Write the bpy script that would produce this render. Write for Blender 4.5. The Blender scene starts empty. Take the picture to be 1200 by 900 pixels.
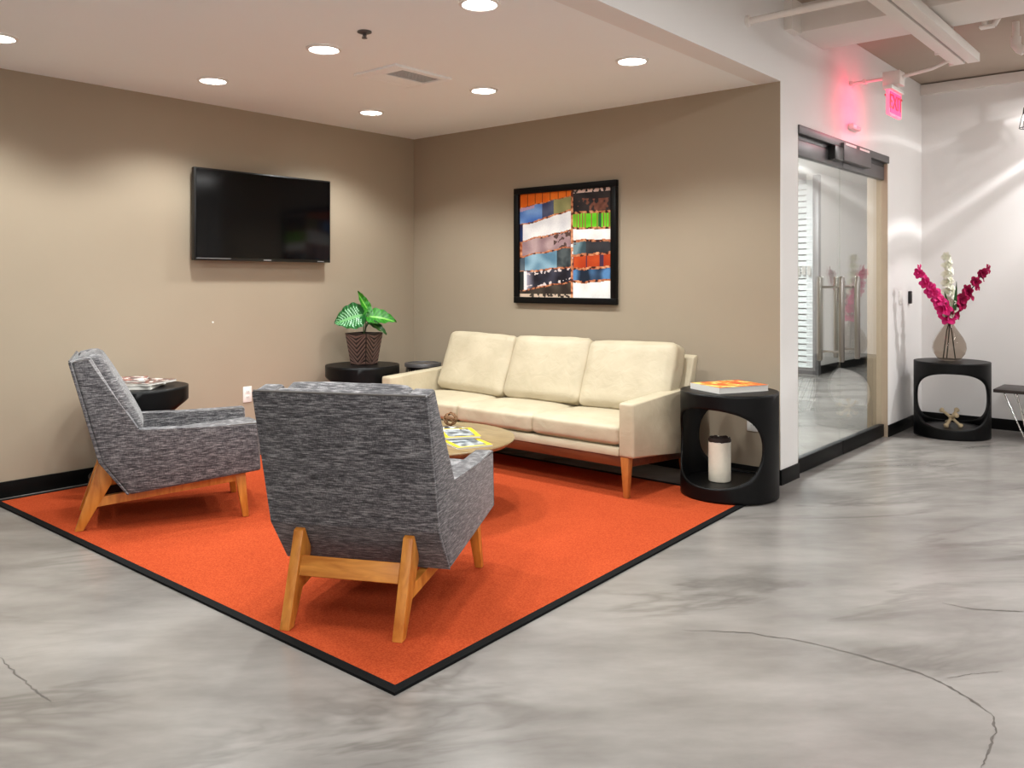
import bpy, bmesh, math, random
from mathutils import Vector, Matrix, noise as mnoise
PI = math.pi
random.seed(7)
scene = bpy.context.scene
COL = scene.collection

# ------------------------------------------------------------------ camera
H = 2.53            # lounge ceiling height
XE = 3.357          # end of the taupe back wall / plane of the glass door wall
YF = 3.14           # far white wall
DECK = 3.06         # open ceiling deck
cam_d = bpy.data.cameras.new('camera')
cam = bpy.data.objects.new('camera', cam_d); COL.objects.link(cam)
cam.location = (5.5094, -5.1056, 1.28)
cam.rotation_euler = (PI/2, 0, math.atan2(845, 988))
cam_d.sensor_fit = 'HORIZONTAL'; cam_d.sensor_width = 36
cam_d.lens = 988/1200*36
cam_d.shift_y = (329-450)/1200
cam_d.clip_start = 0.05
scene.camera = cam

# ------------------------------------------------------------------ world, exposure
w = bpy.data.worlds.new('world'); scene.world = w; w.use_nodes = True
w.node_tree.nodes['Background'].inputs[0].default_value = (1, .97, .94, 1)
w.node_tree.nodes['Background'].inputs[1].default_value = 0.15
vs = scene.view_settings
vs.view_transform = 'Standard'; vs.look = 'None'; vs.gamma = 1.0
vs.use_curve_mapping = False
vs.exposure = 0.25
scene.cycles.diffuse_bounces = 8

SPOT_W = 70         # each recessed downlight
PANEL_W = 36        # each unseen strip light added over the office and corridor
ROOM_W = 140         # each panel in the room behind the glass
LAMP_W = 190         # the wall-washing lamp by the flowers

# ------------------------------------------------------------------ materials
def lin(c):
    return tuple(((v/255)/12.92 if v/255 <= .04045 else ((v/255+.055)/1.055)**2.4) for v in c)
MATS = {}
def newmat(name):
    m = bpy.data.materials.new(name); m.use_nodes = True
    nt = m.node_tree
    b = nt.nodes['Principled BSDF']
    MATS[name] = m
    return m, nt, b
def N(nt, t, **kw):
    n = nt.nodes.new(t)
    for k, v in kw.items():
        setattr(n, k, v)
    return n
def L(nt, a, b): nt.links.new(a, b)
def simple(name, rgb, rough=.5, metal=0, spec=.5, var=.0, vscale=20, bump=0, bscale=200, coat=0, emit=None, es=0):
    m, nt, b = newmat(name)
    c = lin(rgb)
    b.inputs['Base Color'].default_value = (*c, 1)
    b.inputs['Roughness'].default_value = rough
    b.inputs['Metallic'].default_value = metal
    b.inputs['Specular IOR Level'].default_value = spec
    b.inputs['Coat Weight'].default_value = coat
    tc = N(nt, 'ShaderNodeTexCoord')
    if var:
        no = N(nt, 'ShaderNodeTexNoise'); no.inputs['Scale'].default_value = vscale; no.inputs['Detail'].default_value = 5
        L(nt, tc.outputs['Object'], no.inputs['Vector'])
        mx = N(nt, 'ShaderNodeMix', data_type='RGBA')
        mx.inputs[6].default_value = (*[v*(1-var) for v in c], 1)
        mx.inputs[7].default_value = (*[min(1, v*(1+var)) for v in c], 1)
        L(nt, no.outputs['Fac'], mx.inputs[0]); L(nt, mx.outputs[2], b.inputs['Base Color'])
    if bump:
        n2 = N(nt, 'ShaderNodeTexNoise'); n2.inputs['Scale'].default_value = bscale; n2.inputs['Detail'].default_value = 3
        L(nt, tc.outputs['Object'], n2.inputs['Vector'])
        bp = N(nt, 'ShaderNodeBump'); bp.inputs['Strength'].default_value = bump; bp.inputs['Distance'].default_value = .003
        L(nt, n2.outputs['Fac'], bp.inputs['Height']); L(nt, bp.outputs[0], b.inputs['Normal'])
    if emit:
        b.inputs['Emission Color'].default_value = (*lin(emit), 1); b.inputs['Emission Strength'].default_value = es
    return m

simple('taupe', (164, 150, 131), rough=.62, spec=.25, var=.03, vscale=3, bump=.08, bscale=300)
simple('white_wall', (234, 232, 230), rough=.6, spec=.25, var=.02, vscale=3, bump=.06, bscale=300)
simple('ceiling_paint', (246, 250, 251), rough=.85, spec=.1, var=.02, vscale=2)
simple('deck_paint', (172, 156, 142), rough=.8, spec=.15, var=.05, vscale=3)
simple('beam_paint', (232, 226, 220), rough=.7, spec=.2, var=.03, vscale=5)
simple('office_wall', (232, 229, 225), rough=.8)
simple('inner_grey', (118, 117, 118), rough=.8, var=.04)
simple('jamb_tan', (176, 158, 136), rough=.5, var=.04)
simple('baseboard_black', (7, 7, 7), rough=.5, spec=.18, var=.1)
simple('black_lacquer', (7, 7, 8), rough=.42, spec=.2, var=.1, vscale=9)
simple('black_plastic', (10, 10, 11), rough=.35)
simple('screen', (4, 4, 5), rough=.09, spec=.35)
simple('dark_metal', (92, 90, 91), rough=.42, metal=.35, var=.08)
simple('steel', (150, 145, 140), rough=.3, metal=1.0, var=.05)
simple('chrome', (205, 203, 200), rough=.14, metal=1)
simple('white_plastic', (236, 234, 230), rough=.4)
simple('plate_slot', (60, 58, 56), rough=.5)
simple('paper', (214, 212, 207), rough=.7, var=.04, vscale=40)
simple('vent_dark', (6, 5, 5), rough=.8)
simple('rug_binding', (11, 12, 13), rough=.85, spec=.15, bump=.3, bscale=400, var=.2, vscale=60)
simple('walnut_bench', (52, 44, 42), rough=.4, var=.15, vscale=12)
simple('candle_wax', (232, 224, 206), rough=.55, var=.09, vscale=30, bump=.25, bscale=40)
simple('burnt_wax', (38, 22, 14), rough=.7, var=.5, vscale=60)
simple('driftwood', (205, 184, 148), rough=.6, var=.2, vscale=40)
simple('pot_brown', (30, 20, 18), rough=.45, var=.1)
simple('pot_rib', (106, 82, 74), rough=.45, var=.2, vscale=60)
simple('soil', (40, 28, 20), rough=.95, var=.4, vscale=80)
simple('stem_green', (62, 92, 40), rough=.5, var=.15)
simple('stem_dark', (28, 40, 26), rough=.5, var=.15)
simple('twig', (122, 88, 58), rough=.8, var=.3, vscale=60)
simple('red_lettering', (150, 0, 28), rough=.4, emit=(190, 0, 40), es=.6)
simple('exit_red', (240, 40, 90), rough=.35, emit=(255, 26, 82), es=2.6)
simple('exit_rim', (255, 150, 170), rough=.4, emit=(255, 90, 125), es=1.2)
simple('lens', (255, 252, 245), rough=.4, emit=(255, 250, 244), es=14)
simple('panel_lens', (255, 252, 245), rough=.4, emit=(255, 248, 240), es=5)
simple('lamp_glow', (255, 255, 255), rough=.4, emit=(255, 252, 248), es=10)
simple('crack', (84, 78, 73), rough=.8, var=.25, vscale=30)
simple('slat_white', (236, 236, 232), rough=.55)
simple('frost_band', (150, 148, 142), rough=.6)
simple('bin_black', (24, 23, 23), rough=.35)
simple('piping', (96, 92, 90), rough=.9)
simple('logo_grey', (150, 150, 152), rough=.4, metal=.4)

def mat_floor():
    m, nt, b = newmat('concrete')
    tc = N(nt, 'ShaderNodeTexCoord')
    def rot_scale(ang, sc, loc=(0, 0, 0)):
        m1 = N(nt, 'ShaderNodeMapping'); m1.inputs['Rotation'].default_value = (0, 0, ang); L(nt, tc.outputs['Object'], m1.inputs['Vector'])
        m2 = N(nt, 'ShaderNodeMapping'); m2.inputs['Scale'].default_value = sc; m2.inputs['Location'].default_value = loc; L(nt, m1.outputs[0], m2.inputs['Vector'])
        return m2
    mp = rot_scale(-math.atan2(845, 988)-.05, (.75, 1.9, 1), (.3, .2, .43))
    n1 = N(nt, 'ShaderNodeTexNoise'); n1.inputs['Scale'].default_value = 1.7; n1.inputs['Detail'].default_value = 6; n1.inputs['Roughness'].default_value = .6; n1.inputs['Distortion'].default_value = 0.0
    L(nt, mp.outputs[0], n1.inputs['Vector'])
    q1 = N(nt, 'ShaderNodeMapRange'); q1.inputs['From Min'].default_value = .22; q1.inputs['From Max'].default_value = .86
    L(nt, n1.outputs['Fac'], q1.inputs['Value'])
    r1 = N(nt, 'ShaderNodeMix', data_type='RGBA'); r1.inputs[6].default_value = (*lin((106, 102, 98)), 1); r1.inputs[7].default_value = (*lin((163, 158, 153)), 1)
    L(nt, q1.outputs[0], r1.inputs[0])
    # wispy dark veins
    n2 = N(nt, 'ShaderNodeTexNoise'); n2.inputs['Scale'].default_value = 1.1; n2.inputs['Detail'].default_value = 5; n2.inputs['Roughness'].default_value = .6; n2.inputs['Distortion'].default_value = .5
    mp2 = rot_scale(-math.atan2(845, 988)-.22, (.55, 1.9, 1), (3.1, 1.7, .57)); L(nt, mp2.outputs[0], n2.inputs['Vector'])
    s = N(nt, 'ShaderNodeMath', operation='SUBTRACT'); s.inputs[1].default_value = .5; L(nt, n2.outputs['Fac'], s.inputs[0])
    a = N(nt, 'ShaderNodeMath', operation='ABSOLUTE'); L(nt, s.outputs[0], a.inputs[0])
    r2 = N(nt, 'ShaderNodeMapRange'); r2.inputs['From Min'].default_value = 0; r2.inputs['From Max'].default_value = .05; r2.inputs['To Min'].default_value = .5; r2.inputs['To Max'].default_value = 0
    L(nt, a.outputs[0], r2.inputs['Value'])
    n3 = N(nt, 'ShaderNodeTexNoise'); n3.inputs['Scale'].default_value = .9; L(nt, tc.outputs['Object'], n3.inputs['Vector'])
    r3 = N(nt, 'ShaderNodeMapRange'); r3.inputs['From Min'].default_value = .42; r3.inputs['From Max'].default_value = .62; L(nt, n3.outputs['Fac'], r3.inputs['Value'])
    mu = N(nt, 'ShaderNodeMath', operation='MULTIPLY'); L(nt, r2.outputs[0], mu.inputs[0]); L(nt, r3.outputs[0], mu.inputs[1])
    mx = N(nt, 'ShaderNodeMix', data_type='RGBA'); mx.inputs[7].default_value = (*lin((80, 74, 69)), 1)
    L(nt, mu.outputs[0], mx.inputs[0]); L(nt, r1.outputs[2], mx.inputs[6]); L(nt, mx.outputs[2], b.inputs['Base Color'])
    rr = N(nt, 'ShaderNodeMapRange'); rr.inputs['To Min'].default_value = .22; rr.inputs['To Max'].default_value = .268
    L(nt, n1.outputs['Fac'], rr.inputs['Value']); L(nt, rr.outputs[0], b.inputs['Roughness'])
    b.inputs['Specular IOR Level'].default_value = .55
mat_floor()

def mat_tweed():
    m, nt, b = newmat('tweed')
    tc = N(nt, 'ShaderNodeTexCoord')
    def streak(scale, seed, nscale=1):
        mp = N(nt, 'ShaderNodeMapping'); mp.inputs['Scale'].default_value = scale; mp.inputs['Location'].default_value = (seed, seed*2, seed*3)
        L(nt, tc.outputs['Object'], mp.inputs['Vector'])
        n = N(nt, 'ShaderNodeTexNoise'); n.inputs['Scale'].default_value = nscale; n.inputs['Detail'].default_value = 2.5; n.inputs['Roughness'].default_value = .6
        L(nt, mp.outputs[0], n.inputs['Vector']); return n
    a = streak((26, 26, 300), 1.0); c = streak((320, 320, 90), 3.0); d = streak((9, 9, 70), 5.0)
    m1 = N(nt, 'ShaderNodeMath', operation='MULTIPLY_ADD'); m1.inputs[1].default_value = .62; L(nt, a.outputs['Fac'], m1.inputs[0])
    m0 = N(nt, 'ShaderNodeMath', operation='MULTIPLY'); m0.inputs[1].default_value = .25; L(nt, c.outputs['Fac'], m0.inputs[0]); L(nt, m0.outputs[0], m1.inputs[2])
    m2 = N(nt, 'ShaderNodeMath', operation='MULTIPLY_ADD'); m2.inputs[1].default_value = .2; L(nt, d.outputs['Fac'], m2.inputs[0]); L(nt, m1.outputs[0], m2.inputs[2])
    r = N(nt, 'ShaderNodeValToRGB'); e = r.color_ramp.elements
    e[0].position = .38; e[0].color = (*lin((34, 33, 36)), 1)
    e[1].position = .72; e[1].color = (*lin((160, 158, 159)), 1)
    k = e.new(.52); k.color = (*lin((75, 73, 76)), 1)
    L(nt, m2.outputs[0], r.inputs[0]); L(nt, r.outputs[0], b.inputs['Base Color'])
    b.inputs['Roughness'].default_value = .92; b.inputs['Specular IOR Level'].default_value = .15
    b.inputs['Sheen Weight'].default_value = .25
    bp = N(nt, 'ShaderNodeBump'); bp.inputs['Strength'].default_value = .35; bp.inputs['Distance'].default_value = .002
    L(nt, m2.outputs[0], bp.inputs['Height']); L(nt, bp.outputs[0], b.inputs['Normal'])
mat_tweed()

def mat_wood(name, c0, c1, scale, rough=.38):
    m, nt, b = newmat(name)
    tc = N(nt, 'ShaderNodeTexCoord')
    mp = N(nt, 'ShaderNodeMapping'); mp.inputs['Scale'].default_value = scale; L(nt, tc.outputs['Object'], mp.inputs['Vector'])
    n = N(nt, 'ShaderNodeTexNoise'); n.inputs['Scale'].default_value = 1; n.inputs['Detail'].default_value = 5; n.inputs['Distortion'].default_value = .6
    L(nt, mp.outputs[0], n.inputs['Vector'])
    r = N(nt, 'ShaderNodeValToRGB'); e = r.color_ramp.elements
    e[0].position = .3; e[0].color = (*lin(c0), 1); e[1].position = .72; e[1].color = (*lin(c1), 1)
    L(nt, n.outputs['Fac'], r.inputs[0]); L(nt, r.outputs[0], b.inputs['Base Color'])
    b.inputs['Roughness'].default_value = rough
mat_wood('honey_wood', (178, 104, 34), (220, 148, 64), (30, 30, 7))
mat_wood('honey_wood_x', (178, 104, 34), (220, 148, 64), (7, 30, 40))
mat_wood('red_wood', (80, 34, 16), (108, 52, 26), (5, 40, 40))
mat_wood('sofa_leg_wood', (150, 82, 34), (184, 112, 54), (30, 30, 8))
mat_wood('table_veneer', (114, 92, 60), (146, 124, 86), (5, 34, 10), .3)

def mat_leather():
    m, nt, b = newmat('cream_leather')
    tc = N(nt, 'ShaderNodeTexCoord')
    n = N(nt, 'ShaderNodeTexNoise'); n.inputs['Scale'].default_value = 5; n.inputs['Detail'].default_value = 4; L(nt, tc.outputs['Object'], n.inputs['Vector'])
    r = N(nt, 'ShaderNodeValToRGB'); e = r.color_ramp.elements
    e[0].position = .3; e[0].color = (*lin((178, 166, 141)), 1); e[1].position = .7; e[1].color = (*lin((194, 182, 157)), 1)
    L(nt, n.outputs['Fac'], r.inputs[0]); L(nt, r.outputs[0], b.inputs['Base Color'])
    b.inputs['Roughness'].default_value = .46; b.inputs['Specular IOR Level'].default_value = .35
    n2 = N(nt, 'ShaderNodeTexNoise'); n2.inputs['Scale'].default_value = 9; n2.inputs['Detail'].default_value = 3; n2.inputs['Distortion'].default_value = 1.2; L(nt, tc.outputs['Object'], n2.inputs['Vector'])
    bp = N(nt, 'ShaderNodeBump'); bp.inputs['Strength'].default_value = .25; bp.inputs['Distance'].default_value = .02
    L(nt, n2.outputs['Fac'], bp.inputs['Height']); L(nt, bp.outputs[0], b.inputs['Normal'])
mat_leather()

def mat_rug():
    m, nt, b = newmat('rug_orange')
    tc = N(nt, 'ShaderNodeTexCoord')
    n = N(nt, 'ShaderNodeTexNoise'); n.inputs['Scale'].default_value = 170; n.inputs['Detail'].default_value = 4; L(nt, tc.outputs['Object'], n.inputs['Vector'])
    n2 = N(nt, 'ShaderNodeTexNoise'); n2.inputs['Scale'].default_value = 1.6; n2.inputs['Detail'].default_value = 3; L(nt, tc.outputs['Object'], n2.inputs['Vector'])
    r = N(nt, 'ShaderNodeValToRGB'); e = r.color_ramp.elements
    e[0].position = .3; e[0].color = (*lin((150, 56, 30)), 1); e[1].position = .72; e[1].color = (*lin((187, 82, 46)), 1)
    ad = N(nt, 'ShaderNodeMath', operation='MULTIPLY_ADD'); ad.inputs[1].default_value = .22; ad.inputs[2].default_value = -.11
    L(nt, n2.outputs['Fac'], ad.inputs[0])
    a2 = N(nt, 'ShaderNodeMath', operation='ADD'); L(nt, n.outputs['Fac'], a2.inputs[0]); L(nt, ad.outputs[0], a2.inputs[1])
    L(nt, a2.outputs[0], r.inputs[0]); L(nt, r.outputs[0], b.inputs['Base Color'])
    b.inputs['Roughness'].default_value = .95; b.inputs['Specular IOR Level'].default_value = .03
    bp = N(nt, 'ShaderNodeBump'); bp.inputs['Strength'].default_value = .5; bp.inputs['Distance'].default_value = .004
    L(nt, n.outputs['Fac'], bp.inputs['Height']); L(nt, bp.outputs[0], b.inputs['Normal'])
mat_rug()

def mat_glass(name, tint=(1, 1, 1), ior=1.5, boost=1.0, rough=0.0):
    m, nt, b = newmat(name)
    nt.nodes.remove(b)
    out = [n for n in nt.nodes if n.type == 'OUTPUT_MATERIAL'][0]
    t = N(nt, 'ShaderNodeBsdfTransparent'); t.inputs[0].default_value = (*tint, 1)
    g = N(nt, 'ShaderNodeBsdfGlossy'); g.inputs['Roughness'].default_value = rough; g.inputs[0].default_value = (.97, .97, .97, 1)
    f = N(nt, 'ShaderNodeLayerWeight'); f.inputs[0].default_value = .5
    pw = N(nt, 'ShaderNodeMath', operation='POWER'); pw.inputs[1].default_value = 5; L(nt, f.outputs['Facing'], pw.inputs[0])
    f0 = ((ior-1)/(ior+1))**2
    mu = N(nt, 'ShaderNodeMath', operation='MULTIPLY_ADD'); mu.inputs[1].default_value = (1-f0)*boost; mu.inputs[2].default_value = f0*boost; mu.use_clamp = True
    L(nt, pw.outputs[0], mu.inputs[0])
    mx = N(nt, 'ShaderNodeMixShader'); L(nt, mu.outputs[0], mx.inputs[0]); L(nt, t.outputs[0], mx.inputs[1]); L(nt, g.outputs[0], mx.inputs[2])
    L(nt, mx.outputs[0], out.inputs[0])
mat_glass('door_glass', (.94, .96, .95), 1.5, 1.5)
mat_glass('smoke_glass', (.70, .64, .58), 1.5, 1.0)
mat_glass('office_glass', (.90, .92, .93), 1.45, .8)

def vcol(name, rough=.5, spec=.4):
    m, nt, b = newmat(name)
    a = N(nt, 'ShaderNodeVertexColor'); a.layer_name = 'Col'
    tc = N(nt, 'ShaderNodeTexCoord'); n = N(nt, 'ShaderNodeTexNoise'); n.inputs['Scale'].default_value = 90; L(nt, tc.outputs['Object'], n.inputs['Vector'])
    r = N(nt, 'ShaderNodeMapRange'); r.inputs['To Min'].default_value = .88; r.inputs['To Max'].default_value = 1.08; L(nt, n.outputs['Fac'], r.inputs['Value'])
    mx = N(nt, 'ShaderNodeMix', data_type='RGBA', blend_type='MULTIPLY'); mx.inputs[0].default_value = 1
    L(nt, a.outputs[0], mx.inputs[6]); L(nt, r.outputs[0], mx.inputs[7]); L(nt, mx.outputs[2], b.inputs['Base Color'])
    b.inputs['Roughness'].default_value = rough; b.inputs['Specular IOR Level'].default_value = spec
vcol('print_gloss', .35); vcol('print_art', .55, .2); vcol('leaf_print', .38); vcol('petal_print', .6, .2)

# ------------------------------------------------------------------ helpers
def link(name, me, mat, parent=None, ang=35, loc=None):
    o = bpy.data.objects.new(name, me); COL.objects.link(o)
    if mat and not me.materials: me.materials.append(MATS[mat])
    if parent is not None: o.parent = parent
    if loc: o.location = loc
    if ang is not None and len(me.polygons):
        me.shade_smooth(); me.set_sharp_from_angle(angle=math.radians(ang))
    return o
def obj(name, bm, mat, parent=None, ang=35, loc=None, recalc=True):
    if recalc: bmesh.ops.recalc_face_normals(bm, faces=bm.faces[:])
    me = bpy.data.meshes.new(name); bm.to_mesh(me); bm.free()
    return link(name, me, mat, parent, ang, loc)
def empty(name, loc=(0, 0, 0), rz=0, parent=None):
    o = bpy.data.objects.new(name, None); COL.objects.link(o); o.empty_display_size = .05
    o.location = loc; o.rotation_euler = (0, 0, rz)
    if parent is not None: o.parent = parent
    return o
def tag(o, label=None, cat=None, group=None, kind=None):
    if label: o['label'] = label
    if cat: o['category'] = cat
    if group: o['group'] = group
    if kind: o['kind'] = kind
    return o
def box(bm, x0, x1, y0, y1, z0, z1, bev=0, seg=2, mtx=None):
    v = [bm.verts.new(p) for p in ((x0, y0, z0), (x1, y0, z0), (x1, y1, z0), (x0, y1, z0), (x0, y0, z1), (x1, y0, z1), (x1, y1, z1), (x0, y1, z1))]
    fs = [bm.faces.new([v[i] for i in q]) for q in ((3, 2, 1, 0), (4, 5, 6, 7), (0, 1, 5, 4), (1, 2, 6, 5), (2, 3, 7, 6), (3, 0, 4, 7))]
    if bev:
        es = list({e for f in fs for e in f.edges})
        r = bmesh.ops.bevel(bm, geom=es, offset=bev, segments=seg, profile=.5, affect='EDGES')
    if mtx is not None:
        allv = {x for f in fs if f.is_valid for x in f.verts} | set(v for v in v if v.is_valid)
        if bev: allv |= set(r['verts'])
        bmesh.ops.transform(bm, matrix=mtx, verts=list(allv))
    return bm
def boxes(*bs, bev=0):
    bm = bmesh.new()
    for b in bs: box(bm, *b, bev=bev)
    return bm
def prism(bm, pts, axis, a0, a1, bev=0, seg=3, sel=None):
    """extrude polygon pts along axis between a0 and a1; pts are the other two coordinates in xyz order"""
    def mk(p, a):
        q = list(p); q.insert(axis, a); return tuple(q)
    A = [bm.verts.new(mk(p, a0)) for p in pts]; B = [bm.verts.new(mk(p, a1)) for p in pts]
    fs = [bm.faces.new(A[::-1]), bm.faces.new(B)]
    n = len(pts)
    for i in range(n): fs.append(bm.faces.new((A[i], A[(i+1) % n], B[(i+1) % n], B[i])))
    if bev:
        es = list({e for f in fs for e in f.edges})
        bmesh.ops.bevel(bm, geom=es, offset=bev, segments=seg, profile=.5, affect='EDGES', clamp_overlap=True)
    return bm
def lathe(bm, prof, seg=32, cx=0, cy=0, cap=True):
    rings = []
    for r, z in prof:
        if r < 1e-6: rings.append([bm.verts.new((cx, cy, z))])
        else: rings.append([bm.verts.new((cx+r*math.cos(2*PI*i/seg), cy+r*math.sin(2*PI*i/seg), z)) for i in range(seg)])
    for a, b in zip(rings, rings[1:]):
        for i in range(seg):
            j = (i+1) % seg
            if len(a) == 1 and len(b) == 1: continue
            if len(a) == 1: bm.faces.new((a[0], b[i], b[j]))
            elif len(b) == 1: bm.faces.new((a[i], b[0], a[j]))
            else: bm.faces.new((a[i], b[i], b[j], a[j]))
    if cap:
        for r in (rings[0], rings[-1]):
            if len(r) > 2: bm.faces.new(r)
    return bm
def tube(bm, pts, rad, seg=10, cap=True):
    pts = [Vector(p) for p in pts]
    rs = rad if isinstance(rad, (list, tuple)) else [rad]*len(pts)
    prev = None; up = None
    for i, p in enumerate(pts):
        d = (pts[min(i+1, len(pts)-1)]-pts[max(i-1, 0)]).normalized()
        if up is None:
            up = d.orthogonal().normalized()
        up = (up-d*up.dot(d)).normalized(); s = d.cross(up)
        ring = [bm.verts.new(p+(up*math.cos(2*PI*k/seg)+s*math.sin(2*PI*k/seg))*rs[i]) for k in range(seg)]
        if prev:
            for k in range(seg): bm.faces.new((prev[k], prev[(k+1) % seg], ring[(k+1) % seg], ring[k]))
        elif cap: bm.faces.new(ring[::-1])
        prev = ring
    if cap: bm.faces.new(prev)
    return bm
def cushion_bm(w, d, h, r=.03, crown=.02, n=14, wr=.0, front=.0, seed=0):
    """soft block w*d*h, centred in x and y, bottom at z=0"""
    bm = bmesh.new()
    bmesh.ops.create_cube(bm, size=2)
    bmesh.ops.subdivide_edges(bm, edges=bm.edges[:], cuts=n, use_grid_fill=True)
    hw, hd, hh = w/2, d/2, h/2
    for v in bm.verts:
        a, b, c = v.co
        a1, b1, c1 = (math.copysign(abs(t)**.8, t) for t in (a, b, c))
        p = Vector((a1*hw, b1*hd, c1*hh))
        q = Vector((max(-hw+r, min(hw-r, p.x)), max(-hd+r, min(hd-r, p.y)), max(-hh+r, min(hh-r, p.z))))
        df = p-q
        if df.length > 1e-9: p = q+df.normalized()*r
        fx, fy, fz = (1-a*a), (1-b*b), (1-c*c)
        p.z += crown*math.copysign(1, c)*(fx*fy)**.6*abs(c)**3 if (fx > 0 and fy > 0) else 0
        p.y += front*b**3*(max(fx, 0)*max(fz, 0))**.6 if abs(b) > .3 else 0
        p.x += front*.5*a**3*(max(fy, 0)*max(fz, 0))**.6 if abs(a) > .3 else 0
        if wr:
            nn = mnoise.noise(Vector((p.x*9+seed*7, p.y*9, p.z*14)))
            p += p.normalized()*nn*wr
        p.z += hh
        v.co = p
    return bm
def print_mesh(name, w, h, nx, ny, fn, mat, parent=None, mtx=None):
    """flat printed sheet in local XY, origin at centre, colours by fn(s,t): s left-right, t top-bottom"""
    vs_, fs_, cs_ = [], [], []
    for j in range(ny+1):
        for i in range(nx+1): vs_.append(((i/nx-.5)*w, (.5-j/ny)*h, 0))
    for j in range(ny):
        for i in range(nx):
            a = j*(nx+1)+i
            fs_.append((a, a+nx+1, a+nx+2, a+1)); cs_.append(fn((i+.5)/nx, (j+.5)/ny))
    me = bpy.data.meshes.new(name); me.from_pydata(vs_, [], fs_)
    ca = me.color_attributes.new('Col', 'FLOAT_COLOR', 'CORNER')
    k = 0
    for c in cs_:
        l = lin(c)
        for _ in range(4): ca.data[k].color = (*l, 1); k += 1
    if mtx is not None: me.transform(mtx)
    return link(name, me, mat, parent, None)
def copy_tree(o, parent=None):
    c = o.copy(); COL.objects.link(c); c.parent = parent
    for ch in list(o.children): copy_tree(ch, c)
    return c

# ------------------------------------------------------------------ the setting
XB, YB = 9.0, -9.0       # open office limits to the right and behind the camera
XI, YI = -2.0, 9.3       # room behind the glass
WT = .15
def struct(name, bm, mat, label=None, cat=None, parent=None, ang=35):
    o = obj(name, bm, mat, parent, ang)
    if parent is None: o['kind'] = 'structure'
    if label: tag(o, label, cat)
    return o
fl = struct('floor', boxes((XI-.2, XB+.2, YB-.2, YI+.2, -.1, 0)), 'concrete', 'polished grey concrete floor with dark veins and hairline cracks', 'floor')
struct('wall_left', boxes((-WT, 0, YB, 0, 0, H+.1)), 'taupe', 'long taupe wall on the left with the television', 'wall')
struct('wall_back', boxes((XI-WT, XE-.004, 0, WT, 0, H+.02)), 'taupe', 'taupe wall behind the cream sofa', 'wall')
DY0, DY1, DZ = .273, 2.145, 2.285     # door opening
struct('wall_right', boxes((XE-WT, XE, 0.0005, DY0, 0, DECK+.05), (XE-WT, XE, DY1, YI, 0, DECK+.05), (XE-WT, XE, DY0, DY1, DZ, DECK+.05),
                           (XE-WT, XE, YB, 0.0005, H, DECK+.05)), 'white_wall', 'white wall with the glass entry doors and soffit above the lounge', 'wall')
struct('wall_far', boxes((XE, XB, YF, YF+WT, 0, DECK+.05)), 'white_wall', 'white far wall behind the flowers', 'wall')
struct('wall_outer', boxes((XB, XB+WT, YB, YF+WT, 0, DECK+.05)), 'office_wall')
struct('wall_rear', boxes((-WT, XB+WT, YB-WT, YB, 0, DECK+.05)), 'office_wall')
struct('ceiling', boxes((-WT, XE-WT, YB, 0.0, H, H+.1)), 'ceiling_paint', 'warm white dropped ceiling above the lounge', 'ceiling')
struct('ceiling_deck', boxes((XE-WT, XB+WT, YB-WT, YF+WT, DECK, DECK+.1)), 'deck_paint', 'open painted ceiling deck above the corridor', 'ceiling')
# soffit underside edge strip joins ceiling to the white face
struct('baseboard_left', boxes((0, .013, YB, -.013, 0, .095), bev=.002), 'baseboard_black')
struct('baseboard_back', boxes((0, XE, -.013, 0, 0, .095), bev=.002), 'baseboard_black')
struct('baseboard_right', boxes((XE, XE+.013, -.013, DY0, 0, .095), (XE, XE+.013, DY1, YF-.013, 0, .095), bev=.002), 'baseboard_black')
struct('baseboard_far', boxes((XE, XB, YF-.013, YF, 0, .095), bev=.002), 'baseboard_black')
struct('trim_1', boxes((XE+.001, XB, YF-.05, YF, 2.96, 3.05), bev=.004), 'beam_paint', 'white ledger band along the top of the far wall', 'trim')

# hairline cracks on the floor
def ribbon(pts, wds):
    bm = bmesh.new(); prev = None
    for i, (p, wd) in enumerate(zip(pts, wds)):
        p = Vector((*p, 0)); a = Vector((*pts[max(i-1, 0)], 0)); b = Vector((*pts[min(i+1, len(pts)-1)], 0))
        t = (b-a).normalized(); s = Vector((-t.y, t.x, 0))*wd/2
        c = (bm.verts.new(p+s+Vector((0, 0, .0006))), bm.verts.new(p-s+Vector((0, 0, .0006))))
        if prev: bm.faces.new((prev[0], prev[1], c[1], c[0]))
        prev = c
    return bm
def crack(ctrl, wd):
    pts = []
    for a, b in zip(ctrl, ctrl[1:]):
        for k in range(8):
            t = k/8; j = min(.006, .03*math.hypot(b[0]-a[0], b[1]-a[1]))
            pts.append((a[0]+(b[0]-a[0])*t+random.uniform(-j, j), a[1]+(b[1]-a[1])*t+random.uniform(-j, j)))
    pts.append(ctrl[-1])
    n = len(pts)
    tag(obj('crack', ribbon(pts, [wd*(.25+random.random()*.6)*min(1, 6*(i+1)/n, 6*(n-i)/n) for i in range(n)]), 'crack', fl, None), 'hairline crack in the concrete')
CRACKS = [([(3.975, -2.349), (4.179, -2.215), (4.374, -2.152), (4.576, -2.147), (4.725, -2.151), (4.822, -2.183), (4.921, -2.254), (4.97, -2.297)], 0.016), ([(4.97, -2.297), (4.996, -2.387), (5.003, -2.519), (5.007, -2.621)], 0.01), ([(4.634, -1.452), (4.739, -1.442), (4.843, -1.375), (4.895, -1.342)], 0.014), ([(2.322, -4.058), (2.503, -4.068), (2.69, -4.072), (2.777, -4.067)], 0.01), ([(4.81, -2.133), (4.866, -2.046), (4.936, -1.963)], 0.007)]
for c, wd in CRACKS: crack(c, wd)

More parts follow.
